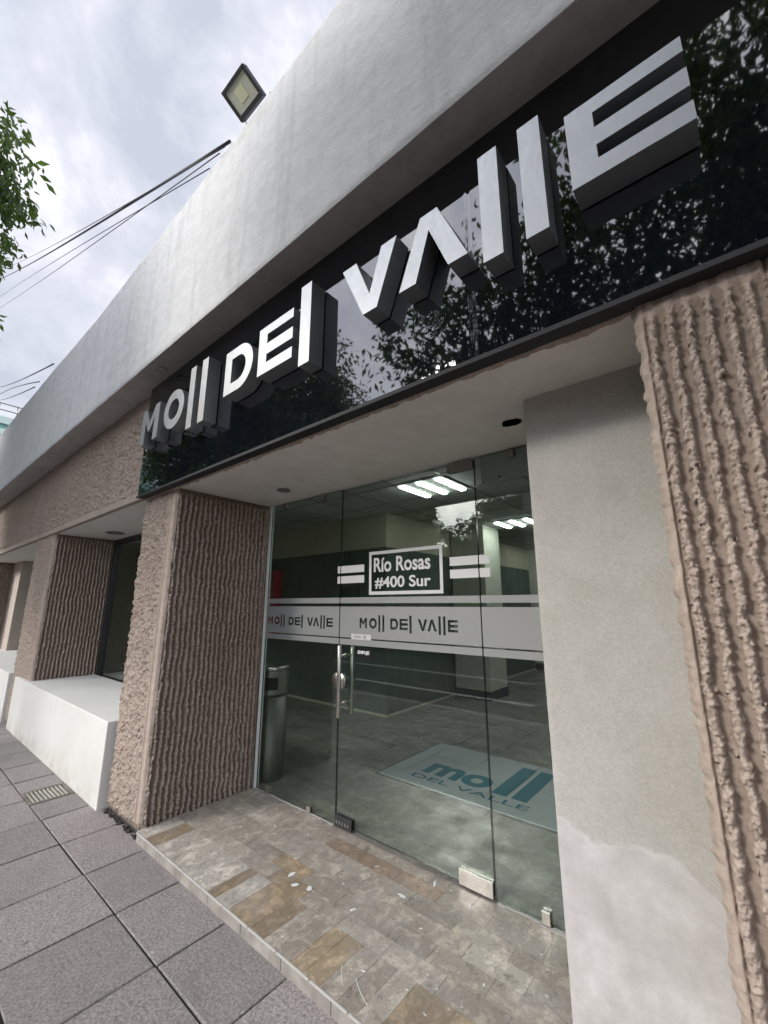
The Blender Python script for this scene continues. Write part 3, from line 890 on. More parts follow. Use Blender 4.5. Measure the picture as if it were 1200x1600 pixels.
bm = B(); box(bm, -2.134, -1.948, GY-.0022, GY-.0004, 1.262, 1.300); o = obj('sticker', bm, 'vinyl', door)
bm = B(); box(bm, -2.11, -2.04, GY-.0028, GY-.0023, 1.272, 1.290); box(bm, -2.022, -1.99, GY-.0028, GY-.0023, 1.268, 1.294); obj('sticker_print', bm, plain('grey_print', (.33, .34, .33), .7), o)
bm = B(); box(bm, -2.074, -1.939, GY-.0025, GY-.0006, 1.139, 1.206); es = obj('push_sign', bm, 'black_gloss', door)
tm = text_mesh('EMPUJE', .04, .0006, .0015); fit(tm, -2.068, -1.962, 1.162, 1.190, GY-.0030); link('lettering', tm, 'white', es)
# pull handles
for yy, nm in ((GY-.058, 'pull_handle'), (GY+.072, 'pull_handle')):
    bm = B(); xh = -2.192
    tube(bm, [(xh, yy, .748), (xh, yy, .752), (xh, yy, 1.216), (xh, yy, 1.220)], [.012, .0145, .0145, .012], 20)
    for z in (.835, 1.150):
        tube(bm, [(xh, yy, z), (xh, GY+(.010 if yy > GY else 0), z)], .0075, 12)
        tube(bm, [(xh, GY+(.010 if yy > GY else -.006), z), (xh, GY+(.016 if yy > GY else 0), z)], .014, 14)
    obj(nm, bm, 'steel', door)
# centre lock : two discs across the seam
bm = B(); lathe(bm, [(.001, -.012), (.050, -.012), (.053, -.009), (.053, 0)], (-2.232, GY, .974), 36, 'Y')
bmesh.ops.bisect_plane(bm, geom=bm.verts[:]+bm.edges[:]+bm.faces[:], plane_co=(DX0+.003, 0, 0), plane_no=(-1, 0, 0), clear_outer=True)
box(bm, -2.245, -2.222, GY-.020, GY-.010, .925, 1.018, .003)
lathe(bm, [(.001, -.027), (.009, -.027), (.010, -.020)], (-2.232, GY, .985), 16, 'Y')
obj('lock', bm, 'steel', door)
def patch(parent, name, x0, x1, z0, z1, mat='steel', d=.014, bev=.002):
    bm = B(); box(bm, x0, x1, GY-d, GY-.0005, z0, z1, bev); box(bm, x0, x1, GY+.0105, GY+.010+d, z0, z1, bev); return obj(name, bm, mat, parent)
patch(door, 'patch_fitting', -1.315, DX1-.001, .078, .150)
patch(door, 'patch_fitting', -1.305, DX1-.001, 2.318, 2.376, 'steel_dark')
pl_ = patch(door, 'floor_lock', DX0+.002, -2.095, .076, .140, 'black')
bm = B()
for i in range(5): box(bm, -2.235+i*.026, -2.222+i*.026, GY-.018, GY-.0142, .092, .112, .002)
obj('lock_marks', bm, 'steel_dark', pl_)

sl = thing('glass_panel', 'fixed glass panel with frosted band beside the ribbed pillar', 'glass panel', (-2.7, 2.22, .07), 'fixed glass panels of the entrance')
pane(sl, -3.166, DX0-.007, .070, 2.383)
film_mesh(sl, 'frosted_band', [rect(-3.165, DX0-.008, *BD)]+band_letters(-3.137, -2.329, 1.339, 1.403))
for s_ in (S1, S2): film_mesh(sl, 'frosted_stripe', [rect(-3.165, DX0-.008, *s_)])
for c in ((1.731, 1.784), (1.655, 1.708)): film_mesh(sl, 'white_stripe', [rect(-2.288, DX0-.008, *c)], 'vinyl')
bm = B(); box(bm, -3.193, -3.167, GY-.012, GY+.022, .068, 2.386, .002); obj('side_channel', bm, 'white', sl)
bm = B(); lathe(bm, [(.001, -.012), (.050, -.012), (.053, -.009), (.053, 0)], (-2.262, GY, .974), 36, 'Y')
bmesh.ops.bisect_plane(bm, geom=bm.verts[:]+bm.edges[:]+bm.faces[:], plane_co=(DX0-.007, 0, 0), plane_no=(1, 0, 0), clear_outer=True)
obj('lock_disc', bm, 'steel', sl)
for a in (-2.99, -2.50):
    patch(sl, 'clip', a, a+.045, 2.335, 2.382, 'steel_dark'); patch(sl, 'clip', a-.04, a, .068, .112)
sr = thing('glass_panel', 'fixed glass panel with plain frosted band beside the cement wall', 'glass panel', (-.8, 2.22, .07), 'fixed glass panels of the entrance')
pane(sr, DX1+.006, -.45, .070, 2.383)
film_mesh(sr, 'frosted_band', [rect(DX1+.007, -.46, *BD)])
for s_ in (S1, S2): film_mesh(sr, 'frosted_stripe', [rect(DX1+.007, -.46, *s_)])
for c in ((1.731, 1.784), (1.655, 1.708)): film_mesh(sr, 'white_stripe', [rect(DX1+.007, -1.049, *c)], 'vinyl')
patch(sr, 'clip', -.885, -.845, .066, .128); patch(sr, 'clip', -.905, -.862, 2.335, 2.382, 'steel_dark')
# mortar bead and paint along the glass foot
bm = B(); rr = random.Random(9)
for a, b in ((-3.16, -2.262), (-1.10, -.47)):
    x = a
    while x < b:
        w = .02+rr.random()*.05; box(bm, x, min(x+w, b), GY-.012-rr.random()*.012, GY-.001, .0705, .0735+rr.random()*.002, .001); x += w
obj('sealant', bm, 'grout', sl)
bm = B(); rr = random.Random(19)        # chips of white paint on the step
for (x, y, s) in [(-2.06, 1.70, .018), (-1.98, 1.66, .022), (-1.90, 1.69, .018), (-1.62, 1.72, .012), (-2.55, 1.95, .010), (-2.30, 2.02, .009), (-1.50, 1.95, .018), (-1.2, 2.1, .012), (-1.35, 1.5, .009),
                  (-.95, 1.75, .006), (-1.08, 1.62, .006), (-1.42, 2.13, .014), (-2.72, 1.8, .008), (-1.75, 2.05, .008), (-1.3, 1.83, .006)]:
    n = 9; ax, ay = 1+rr.random()*1.2, .5+rr.random()*.4; th = rr.random()*3
    vv = []
    for i in range(n):
        t = 2*math.pi*i/n; q = s*(.6+.6*rr.random()); u, w = ax*q*math.cos(t), ay*q*math.sin(t)
        vv.append(bm.verts.new((x+u*math.cos(th)-w*math.sin(th), y+u*math.sin(th)+w*math.cos(th), .0714)))
    f = bm.faces.new(vv)
bmesh.ops.recalc_face_normals(bm, faces=bm.faces)
for f in bm.faces:
    if f.normal.z < 0: f.normal_flip()
obj('paint_chips', bm, 'white', step)
bm = B()   # door-swing scratch on the step
for r_, a0, a1 in ((.86, 182, 236), (.80, 205, 236)):
    pts = [(-1.15+r_*1.0*math.cos(R(a))*.62-.0, 2.19+r_*math.sin(R(a)), .0707) for a in np.linspace(a0+55, a1+10, 22)]
    tube(bm, pts, .0013, 4)
obj('scratches', bm, 'white', step)

# ================================================================== INTERIOR
CZ = 2.80
def wallobj(name, lab, boxes, mats, cat='wall'):
    t = None
    bm = B()
    for b in boxes: box(bm, *b)
    o = obj(name, bm, mats); return tag(o, lab, cat) if lab else tag(o, kind='structure')
MAT['int_dark'] = plaster('dark_green_partition', (.066, .084, .072), (.092, .112, .098), 1.5, .05)
MAT['int_beige'] = plaster('beige_interior_paint', (.40, .37, .29), (.46, .43, .34), 1.2, .05, streak=False)
MAT['int_white'] = plaster('cream_interior_paint', (.50, .49, .42), (.56, .55, .48), 1.2, .05, streak=False)
MAT['ceil'] = plaster('ceiling_tile', (.42, .43, .40), (.48, .49, .46), 3, .05, streak=False)
# partition block : dark green wall with a beige bulkhead above
part = thing('partition_block', 'dark green interior partition with beige bulkhead behind the glass', 'partition', (-7, 5, .07))
bm = B(); box(bm, -10.9, -3.70, 4.52, 12.6, .06, 2.305); obj('wall', bm, 'int_dark', part)
bm = B(); box(bm, -10.9, -3.695, 4.515, 12.6, 2.307, CZ-.002); obj('bulkhead', bm, 'int_beige', part)
bm = B(); box(bm, -10.9, -3.69, 4.505, 4.519, .068, .10, .003); box(bm, -3.699, -3.688, 4.505, 12.6, .068, .10, .003); obj('skirting', bm, 'int_beige', part)
tmA = text_mesh('M2', .2, .004, .001); fit(tmA, -4.32, -4.16, 1.97, 2.05, 4.512)
tmB = text_mesh('M2A', .2, .004, .001); fit(tmB, -4.05, -3.82, 1.97, 2.05, 4.512)
link('lettering', join_meshes([tmA, tmB], 'lettering'), 'steel_dark', part)
wallobj('wall_back', None, [(-11, 3.4, 12.6, 12.75, 0, CZ+.2)], 'int_beige')
wallobj('wall_right', None, [(3.3, 3.4, 1.7, 12.6, 0, CZ+.2)], 'int_beige')
wallobj('wall_left', None, [(-12.2, -12.0, 2.1, 12.7, 0, CZ+.2)], 'int_beige')
# ceiling grid
bm = B(); box(bm, -12, 3.3, 2.23, 12.6, CZ, CZ+.1)
tag(obj('ceiling', bm, 'ceil'), kind='structure')
bm = B()
x = -2.735-.61*14
while x < 3.3: box(bm, x-.010, x+.010, 2.24, 12.6, CZ-.006, CZ-.0005); x += .61
y = 3.48-.61*2
while y < 12.6: box(bm, -12, 3.3, y-.010, y+.010, CZ-.009, CZ-.0062); y += .61
gridm = plain('ceiling_grid_metal', (.16, .165, .155), .5)
tag(obj('ceiling_grid', bm, gridm), 'thin metal grid of the suspended ceiling', 'ceiling grid', None, 'structure')
bm = B(); box(bm, -12, 3.3, 2.232, 2.262, Z_SOF+.05, CZ, 0); tag(obj('beam', bm, 'int_white'), kind='structure')
def fixture(x, y, lab):
    t = thing('ceiling_light', lab, 'ceiling light', (x, y, CZ-.012), 'lit three-tube ceiling lights inside')
    bm = B(); box(bm, -.30, .30, -.30, .30, -.004, .002); 
    
    obj('tray', bm, 'ceil', t, world_coords=False)
    for i in (-1, 0, 1):
        bm = B(); box(bm, i*.235-.030, i*.235+.030, -.275, .275, -.026, -.0055, .004); obj('tube', bm, 'tube', t, world_coords=False)
fixture(-2.43, 3.79, 'lit ceiling light seen through the door, nearest the glass')
fixture(-2.52, 6.40, 'lit ceiling light farther inside, seen beside the cement wall')
for k_, (fx_, fy_) in enumerate(((.62, 3.79), (.62, 6.40), (-2.52, 9.1), (.62, 9.1))): fixture(fx_, fy_, 'unseen three-tube ceiling light added to brighten the hall, behind the cement wall' if k_ != 2 else 'farthest three-tube ceiling light, added to brighten the hall, in line with the door')  # extra fixtures, added only to brighten the hall
# columns
def column(x0, x1, y0, y1, lab):
    t = thing('column', lab, 'column', (x0, y0, .068))
    bm = B(); box(bm, x0, x1, y0, y1, .20, CZ-.003, .004); obj('shaft', bm, 'int_white', t)
    bm = B(); box(bm, x0-.01, x1+.01, y0-.01, y1+.01, .068, .20, .003); obj('skirting', bm, 'dark', t)
column(-3.66, -3.05, 6.25, 6.85, 'square cream column with dark skirting inside, behind the door edge')
column(-3.70, -3.10, 9.9, 10.5, 'distant cream column deep inside beside the cement wall edge')
# low counter far in
ct = thing('counter', 'pale counter deep inside the hall', 'counter', (-2.2, 11, .07))
bm = B(); box(bm, -3.0, -1.0, 11.0, 11.6, .07, 1.05, .01); obj('front', bm, 'ceil', ct)
bm = B(); box(bm, -3.05, -.95, 10.95, 11.65, 1.052, 1.10, .005); obj('top', bm, 'dark', ct)
# rough access panel on the bulkhead over the right glass
ap = thing('access_panel', 'flat grey access panel fixed under the bulkhead behind the glass', 'panel', (-.95, 2.5, 2.39))
bm = B(); box(bm, -1.10, -.72, 2.268, 2.276, 2.225, 2.44, .003); obj('board', bm, 'ceil', ap)
for sx in (-.98, -.78):
    bm = B(); lathe(bm, [(.001, -.003), (.007, -.003), (.007, 0)], (sx, 2.268, 2.25), 10, 'Y'); obj('screw', bm, 'dark', ap)
# red cabinet
rc = thing('red_cabinet', 'dark red wall cabinet on the green partition, seen behind the fixed glass panel', 'cabinet', (-6.2, 4.5, 1.0))
bm = B(); box(bm, -6.42, -6.04, 4.36, 4.515, 1.01, 2.09, .02, 0, 3); obj('body', bm, plain('dark_red_cabinet', (.36, .006, .014), .4), rc)
bm = B(); box(bm, -6.40, -6.06, 4.348, 4.359, 1.04, 2.06, .004); obj('door', bm, bpy.data.materials['dark_red_cabinet'], rc)

# litter bin
bn = thing('litter_bin', 'cylindrical steel litter bin with ashtray top behind the glass', 'litter bin', (-3.265, 2.40, .068))
bm = B(); lathe(bm, [(.001, 0), (.122, 0), (.125, .01), (.125, .66), (.001, .66)], (0, 0, 0), 40)
MAT['binsteel'] = steel('grey_bin_steel', (.22, .21, .19), .52, (1, 1, .2), .0)
obj('body', bm, 'binsteel', bn, world_coords=False)
bm = B(); lathe(bm, [(.122, .662), (.129, .665), (.129, .685), (.126, .69), (.126, .865), (.122, .87), (.122, .662)], (0, 0, 0), 40)
obj('hood', bm, 'binsteel', bn, world_coords=False)
bm = B(); lathe(bm, [(.132, .868), (.134, .873), (.134, .90), (.130, .905), (.112, .905), (.105, .885), (.001, .880)], (0, 0, 0), 40); obj('ashtray', bm, 'steel', bn, world_coords=False)
bm = B()      # curved mouth facing the door
n_ = 10
for i in range(n_+1):
    a = R(-82+64*i/n_)
    for z in (.715, .815): bm.verts.new((.1275*math.cos(a), .1275*math.sin(a), z))
bm.verts.ensure_lookup_table()
for i in range(n_): bm.faces.new([bm.verts[k] for k in (2*i, 2*i+2, 2*i+3, 2*i+1)])
bmesh.ops.solidify(bm, geom=list(bm.faces), thickness=-.002)
obj('mouth', bm, 'dark', bn, world_coords=False)

# door mat
mt = thing('door_mat', 'grey carpet mat with teal mall lettering on the hall floor', 'mat', (-1.7, 3.5, .069))
def carpet():
    m = M('grey_carpet'); f = m.noise(160, 4, .7); g = m.noise(7, 4, .6)
    c = m.mix(.5, m.ramp(f, [(.3, (.25, .26, .28)), (.7, (.46, .47, .49))]), m.ramp(g, [(.3, (.29, .30, .32)), (.7, (.38, .39, .41))]))
    return m.set(c, .95, 0, m.bump(f, .8, .004))
bm = B(); box(bm, -2.60, -.75, 3.06, 4.09, .0695, .078, .003); obj('carpet', bm, carpet(), mt)
bm = B(); box(bm, -2.62, -.73, 3.04, 4.11, .0685, .074, .003); obj('rubber_edge', bm, 'black', mt)
MAT['teal'] = plain('teal_carpet_print', (.014, .12, .165), .9)
t1 = text_mesh('mo', .3, .001, .012, 1.5, flat=True); fit(t1, -2.325, -1.72, 3.315, 3.56, .0792, True)
l1 = bpy.data.meshes.new('l'); bm = B(); box(bm, -1.665, -1.545, 3.315, 3.965, .0787, .0797); box(bm, -1.505, -1.385, 3.315, 3.965, .0787, .0797); bm.to_mesh(l1); bm.free()
t2 = text_mesh('DEL VALLE', .1, .001, .0005, 2.2, flat=True); fit(t2, -2.345, -1.335, 3.185, 3.262, .0792, True)
link('lettering', join_meshes([t1, l1, t2], 'lettering'), 'teal', mt)

# ================================================================== FLOODLIGHT, WIRES, DRAIN
fl = thing('floodlight', 'square black floodlight mounted on the parapet edge, unlit', 'floodlight', (-2.07, 1.085, 4.80))
S_ = .26; H_ = .205
ux = Vector((1, 0, 0)); uv = Vector((-.04, -.14, .135)).normalized(); un = ux.cross(uv)   # un points away from the street
if un.y < 0: un = -un
base = Vector((-2.07, 1.085, 4.80))
Mx = Matrix(((ux.x, uv.x, un.x, base.x), (ux.y, uv.y, un.y, base.y), (ux.z, uv.z, un.z, base.z), (0, 0, 0, 1)))
bm = B()
for b in ((-S_/2, S_/2, 0, .030, 0, .03), (-S_/2, S_/2, H_-.022, H_, 0, .03), (-S_/2, -S_/2+.024, .030, H_-.022, 0, .03), (S_/2-.024, S_/2, .030, H_-.022, 0, .03)): box(bm, *b, .003)
box(bm, -S_/2+.003, S_/2-.003, .003, H_-.003, .0301, .048, .003)
for i in range(8): box(bm, -S_/2+.03+i*.028, -S_/2+.036+i*.028, .03, H_-.03, .048, .065)
bmesh.ops.transform(bm, matrix=Mx, verts=bm.verts); obj('housing', bm, 'black', fl)
bm = B(); box(bm, -S_/2+.024, S_/2-.024, .030, H_-.022, .008, .012); bmesh.ops.transform(bm, matrix=Mx, verts=bm.verts); gl2 = obj('front_glass', bm, 'lampglass', fl)
bm = B(); box(bm, -.042, .042, H_/2-.036, H_/2+.044, .0055, .0079, .001); bmesh.ops.transform(bm, matrix=Mx, verts=bm.verts); obj('led_plate', bm, 'lampled', gl2)
bm = B()
tube(bm, [(-2.07-.14, 1.13, 4.86), (-2.07-.15, 1.16, 4.80), (-2.07-.15, 1.20, 4.76)], .008, 8); tube(bm, [(-2.07+.14, 1.13, 4.86), (-2.07+.15, 1.16, 4.80), (-2.07+.15, 1.20, 4.76)], .008, 8)
tube(bm, [(-2.22, 1.20, 4.772), (-1.92, 1.20, 4.772)], .010, 8)
obj('bracket', bm, 'black', fl)

def wire(name, p0, p1, sag, r, lab):
    p0, p1 = Vector(p0), Vector(p1); pts = []
    for i in range(25):
        t = i/24; p = p0.lerp(p1, t); p.z -= sag*4*t*(1-t); pts.append(p)
    bm = B(); tube(bm, pts, r, 8); tag(obj(name, bm, 'cable'), lab, 'cable', 'overhead cables running from the parapet')
wire('cable', (-2.33, 1.08, 4.745), (-19.53*1.0, 1.0, 13.4), .10, .011, 'thick black cable from beside the floodlight down across the sky')
wire('cable', (-2.36, 1.06, 4.70), (-19.53, 1.0, 13.85), .12, .004, 'thin cable twisting along just above the thick black cable')
wire('cable', (-2.60, 1.075, 4.72), (-17.63, 1.0, 11.6), -.05, .004, 'upper of the two thin cables below the thick black cable')
wire('cable', (-2.45, 1.07, 4.73), (-16.6, 1.0, 10.65), .05, .004, 'lower of the two thin cables below the thick black cable')
wire('cable', (-6.9, 1.06, 4.80), (-17.8, 1.5, 8.55), .05, .009, 'upper cable leaving the far parapet beside the green building')
wire('cable', (-7.7, 1.06, 4.82), (-17.4, 1.5, 8.15), -.06, .008, 'middle cable leaving the far parapet beside the green building')
wire('cable', (-8.0, 1.06, 4.84), (-16.8, 1.5, 7.75), .03, .008, 'lowest cable leaving the far parapet beside the green building')

dr = thing('drain_grate', 'small rusty-edged drain grate with pale slats in the pavement by the plinth', 'drain', (-4.485, 1.16, 0))
bm = B()
for b in ((-4.638, -4.332, 1.020, 1.040), (-4.638, -4.332, 1.284, 1.304), (-4.638, -4.612, 1.040, 1.284), (-4.358, -4.332, 1.040, 1.284)): box(bm, *b, -.012, .003, .002)
obj('frame', bm, plaster('rusty_frame', (.13, .10, .08), (.22, .195, .17), 9, .3), dr)
for i in range(9):
    y = 1.047+i*.0265
    bm = B(); box(bm, -4.612, -4.358, y, y+.0145, -.012, .0005, .002); o = obj('slat', bm, plaster('pale_slat', (.30, .285, .24), (.42, .40, .34), 14, .2) if i == 0 else bpy.data.materials['pale_slat'], dr)

dr.location.z = .016

# ================================================================== TREES
def leaf_cloud(name, centers, seed, leaf=.11, per=16, parent=None, spread=.26, droop=.5):
    r = np.random.default_rng(seed)
    C = np.repeat(np.asarray(centers, float), per, axis=0); n = len(C)
    d = r.normal(size=(n, 3)); d /= np.linalg.norm(d, axis=1)[:, None]
    P = C+d*spread*(r.random((n, 1))**.5)*np.array([1, 1, .8])
    ax = d*.6+r.normal(size=(n, 3))*.45; ax[:, 2] -= droop+r.random(n)*.5
    ax /= np.linalg.norm(ax, axis=1)[:, None]
    q = r.normal(size=(n, 3)); sd = np.cross(ax, q); sd /= np.linalg.norm(sd, axis=1)[:, None]
    nm = np.cross(ax, sd)
    L = (leaf*(.6+.7*r.random(n)))[:, None]; Wd = L*.20
    a = P; b = P+ax*L*.45+sd*Wd-nm*L*.0; c = P+ax*L*.45-sd*Wd; m_ = P+ax*L*.5+nm*L*.10; t = P+ax*L+nm*L*(-.12)
    V = np.stack([a, b, m_, c, t], 1).reshape(-1, 3).astype(np.float32)
    k = np.arange(n)[:, None]*5
    tri = np.concatenate([k+[0, 1, 2], k+[0, 2, 3], k+[1, 4, 2], k+[2, 4, 3]], 1).reshape(-1, 3).astype(np.int32)
    me = bpy.data.meshes.new(name)
    me.vertices.add(len(V)); me.vertices.foreach_set('co', V.ravel())
    me.loops.add(tri.size); me.loops.foreach_set('vertex_index', tri.ravel())
    me.polygons.add(len(tri)); me.polygons.foreach_set('loop_start', (np.arange(len(tri))*3).astype(np.int32))
    me.update(calc_edges=True)
    at = me.attributes.new('leaftone', 'FLOAT', 'POINT')
    cl_ = np.repeat(r.random(len(centers)), per)*.5+r.random(n)*.5
    at.data.foreach_set('value', np.repeat(cl_, 5).astype(np.float32))
    return link(name, me, 'leaf', parent)
def tree(base, trunk_h, blobs, seed, lab, dens=30, leaf=.11, per=16, group=None, r0=.16, name='street_tree'):
    """blobs: (cx,cy,cz, rx,ry,rz)"""
    t = thing(name, lab, 'tree', base, group)
    rnd_ = random.Random(seed); cs = []
    for (cx_, cy_, cz_, rx, ry, rz) in blobs:
        vol = rx*ry*rz*4.2; n = int(dens*vol**.80)+6
        for _ in range(n):
            while True:
                p = Vector((rnd_.uniform(-1, 1), rnd_.uniform(-1, 1), rnd_.uniform(-1, 1)))
                if .25 < p.length < 1: break
            # uneven outline with holes
            g = math.sin(p.x*5+cx_)*math.sin(p.y*6+seed)*math.sin(p.z*7+cz_)
            if g > .22: continue
            k = 1+.16*math.sin(9*p.x+cy_)+.10*rnd_.random()
            cs.append((cx_+p.x*rx*k, cy_+p.y*ry*k, cz_+p.z*rz*k))
    leaf_cloud('crown', cs, seed, leaf, per, t)
    bm = B(); b = Vector(base); top = b+Vector((rnd_.uniform(-.2, .2), rnd_.uniform(-.2, .2), trunk_h))
    mid = b.lerp(top, .5)+Vector((.06, -.05, 0))
    tube(bm, [b+Vector((0, 0, -.1)), b+Vector((0, 0, .15)), mid, top], [r0*1.5, r0*1.1, r0*.85, r0*.7], 12)
    for (cx_, cy_, cz_, rx, ry, rz) in blobs:
        c = Vector((cx_, cy_, cz_)); m1 = top.lerp(c, .5)+Vector((0, 0, -.15*(c-top).length*.4))
        tube(bm, [top-Vector((0, 0, .1)), m1, c], [r0*.6, r0*.32, r0*.14], 8)
        for _ in range(9):
            e = c+Vector((rnd_.uniform(-.85, .85)*rx, rnd_.uniform(-.85, .85)*ry, rnd_.uniform(-.85, .85)*rz))
            s0 = m1.lerp(c, rnd_.random()); mm = s0.lerp(e, .5)+Vector((0, 0, .1))
            tube(bm, [s0, mm, e], [r0*.14, r0*.09, r0*.03], 5)
    obj('trunk', bm, 'bark', t)
    return t
G1 = 'trees along the pavement edge'
tree((-8.2, -2.2, -.13), 3.6, [(-8.1, -1.5, 7.75, 1.5, 1.7, 1.4), (-7.35, -.25, 7.25, .95, .80, .70), (-7.6, -.6, 7.9, .9, .75, .7), (-9.6, -2.0, 7.4, 2.2, 2.3, 1.9), (-9.2, -2.8, 5.2, 2.0, 1.8, 1.3), (-6.9, -3.0, 5.3, 1.5, 1.3, 1.3), (-10.6, -2.4, 5.6, 1.8, 1.8, 1.6), (-7.6, -3.0, 6.8, 1.7, 1.4, 1.3)], 3,
     'leafy street tree whose drooping branch tips enter at the sky edge', 56, .145, 22, G1)
tree((1.3, -2.4, -.13), 3.2, [(-.3, -2.6, 5.8, 1.6, 1.5, 1.2), (-2.9, -2.7, 5.6, 1.25, 1.2, .85), (-1.6, -2.6, 5.6, 1.2, 1.2, 1.0), (1.1, -2.5, 7.4, 1.6, 1.4, 1.4), (2.6, -2.2, 5.4, 2.1, 2.0, 2.0), (1.2, -2.8, 5.8, 1.6, 1.2, 1.1)], 8,
     'street tree near the viewer, mirrored in the sign above the final E', 48, .15, 17, G1)
tree((5.6, -2.3, -.13), 3.2, [(5.4, -2.2, 6.0, 2.3, 2.0, 2.2), (6.4, -2.0, 4.2, 1.6, 1.4, 1.2)], 15, 'street tree beyond the pier, outside the picture', 30, .14, 14, G1)
rt_ = random.Random(77)
G2 = 'trees across the road'
for i, (x, y, s) in enumerate([(-30, -15, 1.2), (-24, -14, 1.0), (-18.5, -15, 1.15), (-13.6, -14, 1.05), (-8.6, -15.5, .95), (-4.6, -14.5, 1.1), (.5, -15, 1.15), (7, -14, 1.0)]):
    bl = [(x+rt_.uniform(-1, 1)*s, y+rt_.uniform(-.8, .8), 4.9*s+rt_.uniform(-1.3, 1.5), rt_.uniform(1.6, 2.3)*s, 1.8*s, rt_.uniform(1.2, 1.8)*s) for _ in range(6)]
    tree((x, y, 0), 2.4, bl, 40+i, 'dark street tree across the road, number %s from the far end' % ['one', 'two', 'three', 'four', 'five', 'six', 'seven', 'eight'][i], 24, .26, 16, G2, .2)

# ================================================================== ACROSS THE STREET
op = thing('row_building', 'long beige low building across the road, mirrored in the glass', 'building', (-10, -19, 0))
bm = B(); box(bm, -50, 22, -24, -19, 0, 4.2); obj('wall', bm, 'jamb', op)
bm = B(); box(bm, -50.2, 22.2, -24.2, -18.7, 4.2, 4.5, .02); obj('roof', bm, 'parapet', op)
for i in range(12):
    x = -46+i*5.5
    bm = B(); box(bm, x, x+2.2, -19.02, -18.96, 1.0, 2.9, .01); w = obj('window', bm, 'black', op)
    bm = B(); box(bm, x+.08, x+2.12, -18.962, -18.955, 1.08, 2.82); obj('pane', bm, plain('dark_pane', (.02, .03, .03), .05) if i == 0 else bpy.data.materials['dark_pane'], w)
# green glass block at the far end of the street
gb = thing('office_building', 'distant green glass office block showing above the end of the parapet', 'building', (-46, 4, 0))
MAT['greenglass'] = M('green_facade_glass').set((.16, .33, .30), .15)
MAT['palegreen'] = plain('pale_green_spandrel', (.50, .62, .56), .5)
bm = B(); box(bm, -60, -44, -14, 14, 0, 15.9); obj('wall', bm, 'greenglass', gb)
bm = B()
for z in (15.0, 13.2, 11.4, 9.6, 7.8, 6.0): box(bm, -60.1, -43.9, -14.1, 14.1, z, z+.5)
box(bm, -60.15, -43.8, -14.15, 14.15, 15.9, 16.5)
obj('spandrel', bm, 'palegreen', gb)
bm = B()
for i in range(26):
    y = -14+i*1.12; tube(bm, [(-43.9, y, 16.5), (-43.9, y, 17.6)], .04, 6)
for z in (17.05, 17.6): tube(bm, [(-43.9, -14.1, z), (-43.9, 14.1, z)], .05, 6)
obj('railing', bm, 'steel_dark', gb)

# lamp post on the kerb
lp = thing('utility_pole', 'pale concrete pole on the kerb, mirrored in the fixed glass', 'pole', (-2.22, -1.62, -.13))
bm = B(); tube(bm, [(-2.22, -1.62, -.15), (-2.22, -1.62, .2), (-2.22, -1.62, .22), (-2.22, -1.62, 4.25)], [.10, .10, .065, .055], 20); obj('shaft', bm, 'kerb', lp)
bm = B(); lathe(bm, [(.001, .08), (.05, .06), (.075, 0), (.001, 0)], (-2.22, -1.62, 4.25), 20); obj('cap', bm, 'steel_dark', lp)

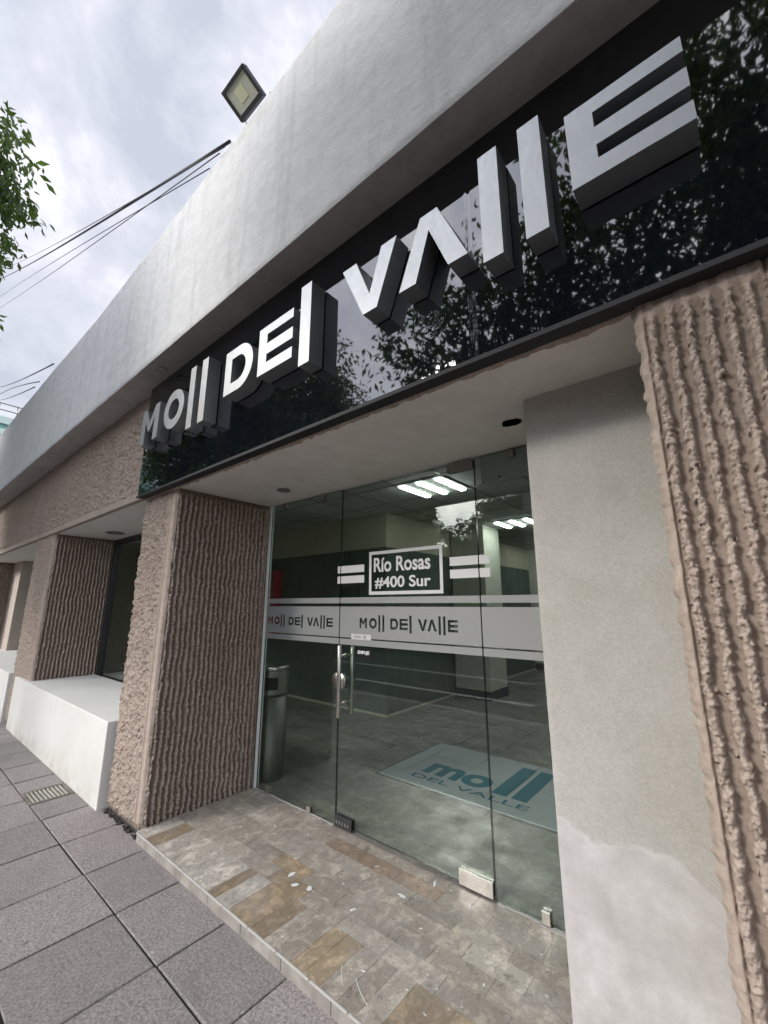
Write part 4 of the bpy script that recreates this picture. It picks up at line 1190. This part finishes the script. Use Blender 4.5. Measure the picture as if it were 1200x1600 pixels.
# parked cars across the road
def car(x, y, col, lab, rz=0):
    t = thing('parked_car', lab, 'car', (0, 0, 0), 'cars parked across the road')
    L_, W2 = 4.3, .86
    sec = [(-2.15, .42, .72), (-2.05, .30, .82), (-1.2, .24, .92), (-.95, .24, .95), (1.45, .24, .98), (2.05, .28, .90), (2.15, .42, .78)]
    bm = B(); rings = []
    for sx, z0, z1 in sec:
        w = W2*(.86 if abs(sx) > 2.1 else (.95 if abs(sx) > 2 else 1))
        rings.append([bm.verts.new(v) for v in ((sx, -w*.93, z0), (sx, -w, (z0+z1)/2), (sx, -w*.92, z1), (sx, w*.92, z1), (sx, w, (z0+z1)/2), (sx, w*.93, z0))])
    for a, b in zip(rings, rings[1:]):
        for k in range(6): bm.faces.new((a[k], a[(k+1) % 6], b[(k+1) % 6], b[k]))
    bm.faces.new(rings[0]); bm.faces.new(rings[-1]); bmesh.ops.recalc_face_normals(bm, faces=bm.faces)
    es = [e for e in bm.edges if e.calc_face_angle(0) > .3]
    bmesh.ops.bevel(bm, geom=es, offset=.035, segments=2, affect='EDGES')
    paint = plain('car_paint', col, .25); body = obj('body', bm, paint, t, True, False)
    def cabin(dz, inset, mat, nm, z0, z1):
        bm = B(); lo_ = [(-1.25, -.78+inset), (1.75, -.78+inset), (1.75, .78-inset), (-1.25, .78-inset)]; hi_ = [(-.45, -.60+inset), (1.15, -.60+inset), (1.15, .60-inset), (-.45, .60-inset)]
        a = [bm.verts.new((p[0], p[1], z0)) for p in lo_]; b = [bm.verts.new((p[0], p[1], z1)) for p in hi_]
        bm.faces.new(b); 
        for k in range(4): bm.faces.new((a[k], a[(k+1) % 4], b[(k+1) % 4], b[k]))
        bmesh.ops.recalc_face_normals(bm, faces=bm.faces); return obj(nm, bm, mat, t, False, False)
    cabin(0, 0, 'dark', 'window', .94, 1.40)
    bm = B(); box(bm, -.48, 1.18, -.62, .62, 1.402, 1.46, .03, 0, 2); obj('roof', bm, paint, t, False, False)
    bm = B()
    for s_ in (-1, 1):
        for (a, b) in (((-1.25, .94), (-.46, 1.41)), ((.35, .94), (.35, 1.41)), ((1.75, .94), (1.16, 1.41))):
            tube(bm, [(a[0], s_*.785, a[1]), (b[0], s_*.61, b[1])], .035, 6)
    obj('window_frame', bm, paint, t, False, False)
    for wx in (-1.35, 1.30):
        for wy in (-.80, .80):
            bm = B(); lathe(bm, [(.001, -.10), (.30, -.10), (.32, -.07), (.32, .07), (.30, .10), (.001, .10)], (wx, wy, .32), 24, 'Y'); w = obj('wheel', bm, 'black', t, False, False)
            bm = B(); lathe(bm, [(.001, -.108), (.18, -.105), (.19, -.101)], (wx, wy, .32), 20, 'Y'); lathe(bm, [(.19, .101), (.18, .105), (.001, .108)], (wx, wy, .32), 20, 'Y'); obj('rim', bm, 'steel', w, False, False)
    for s_ in (-1, 1):
        bm = B(); box(bm, -2.14, -2.06, s_*.62-.15, s_*.62+.15, .62, .74, .02); obj('headlight', bm, 'lampglass', t, False, False)
        bm = B(); box(bm, 2.05, 2.145, s_*.66-.12, s_*.66+.12, .66, .80, .02); obj('tail_light', bm, plain('tail_red', (.35, .01, .01), .3), t, False, False)
    t.location = (x, y, -.13); t.rotation_euler = (0, 0, rz)
car(-14.2, -8.4, (.62, .63, .64), 'white parked car across the road, the one farther along')
car(-9.2, -8.4, (.66, .66, .66), 'white parked car across the road, near the gap in the trees')
car(-1.5, -8.4, (.06, .065, .08), 'dark grey parked car across the road')
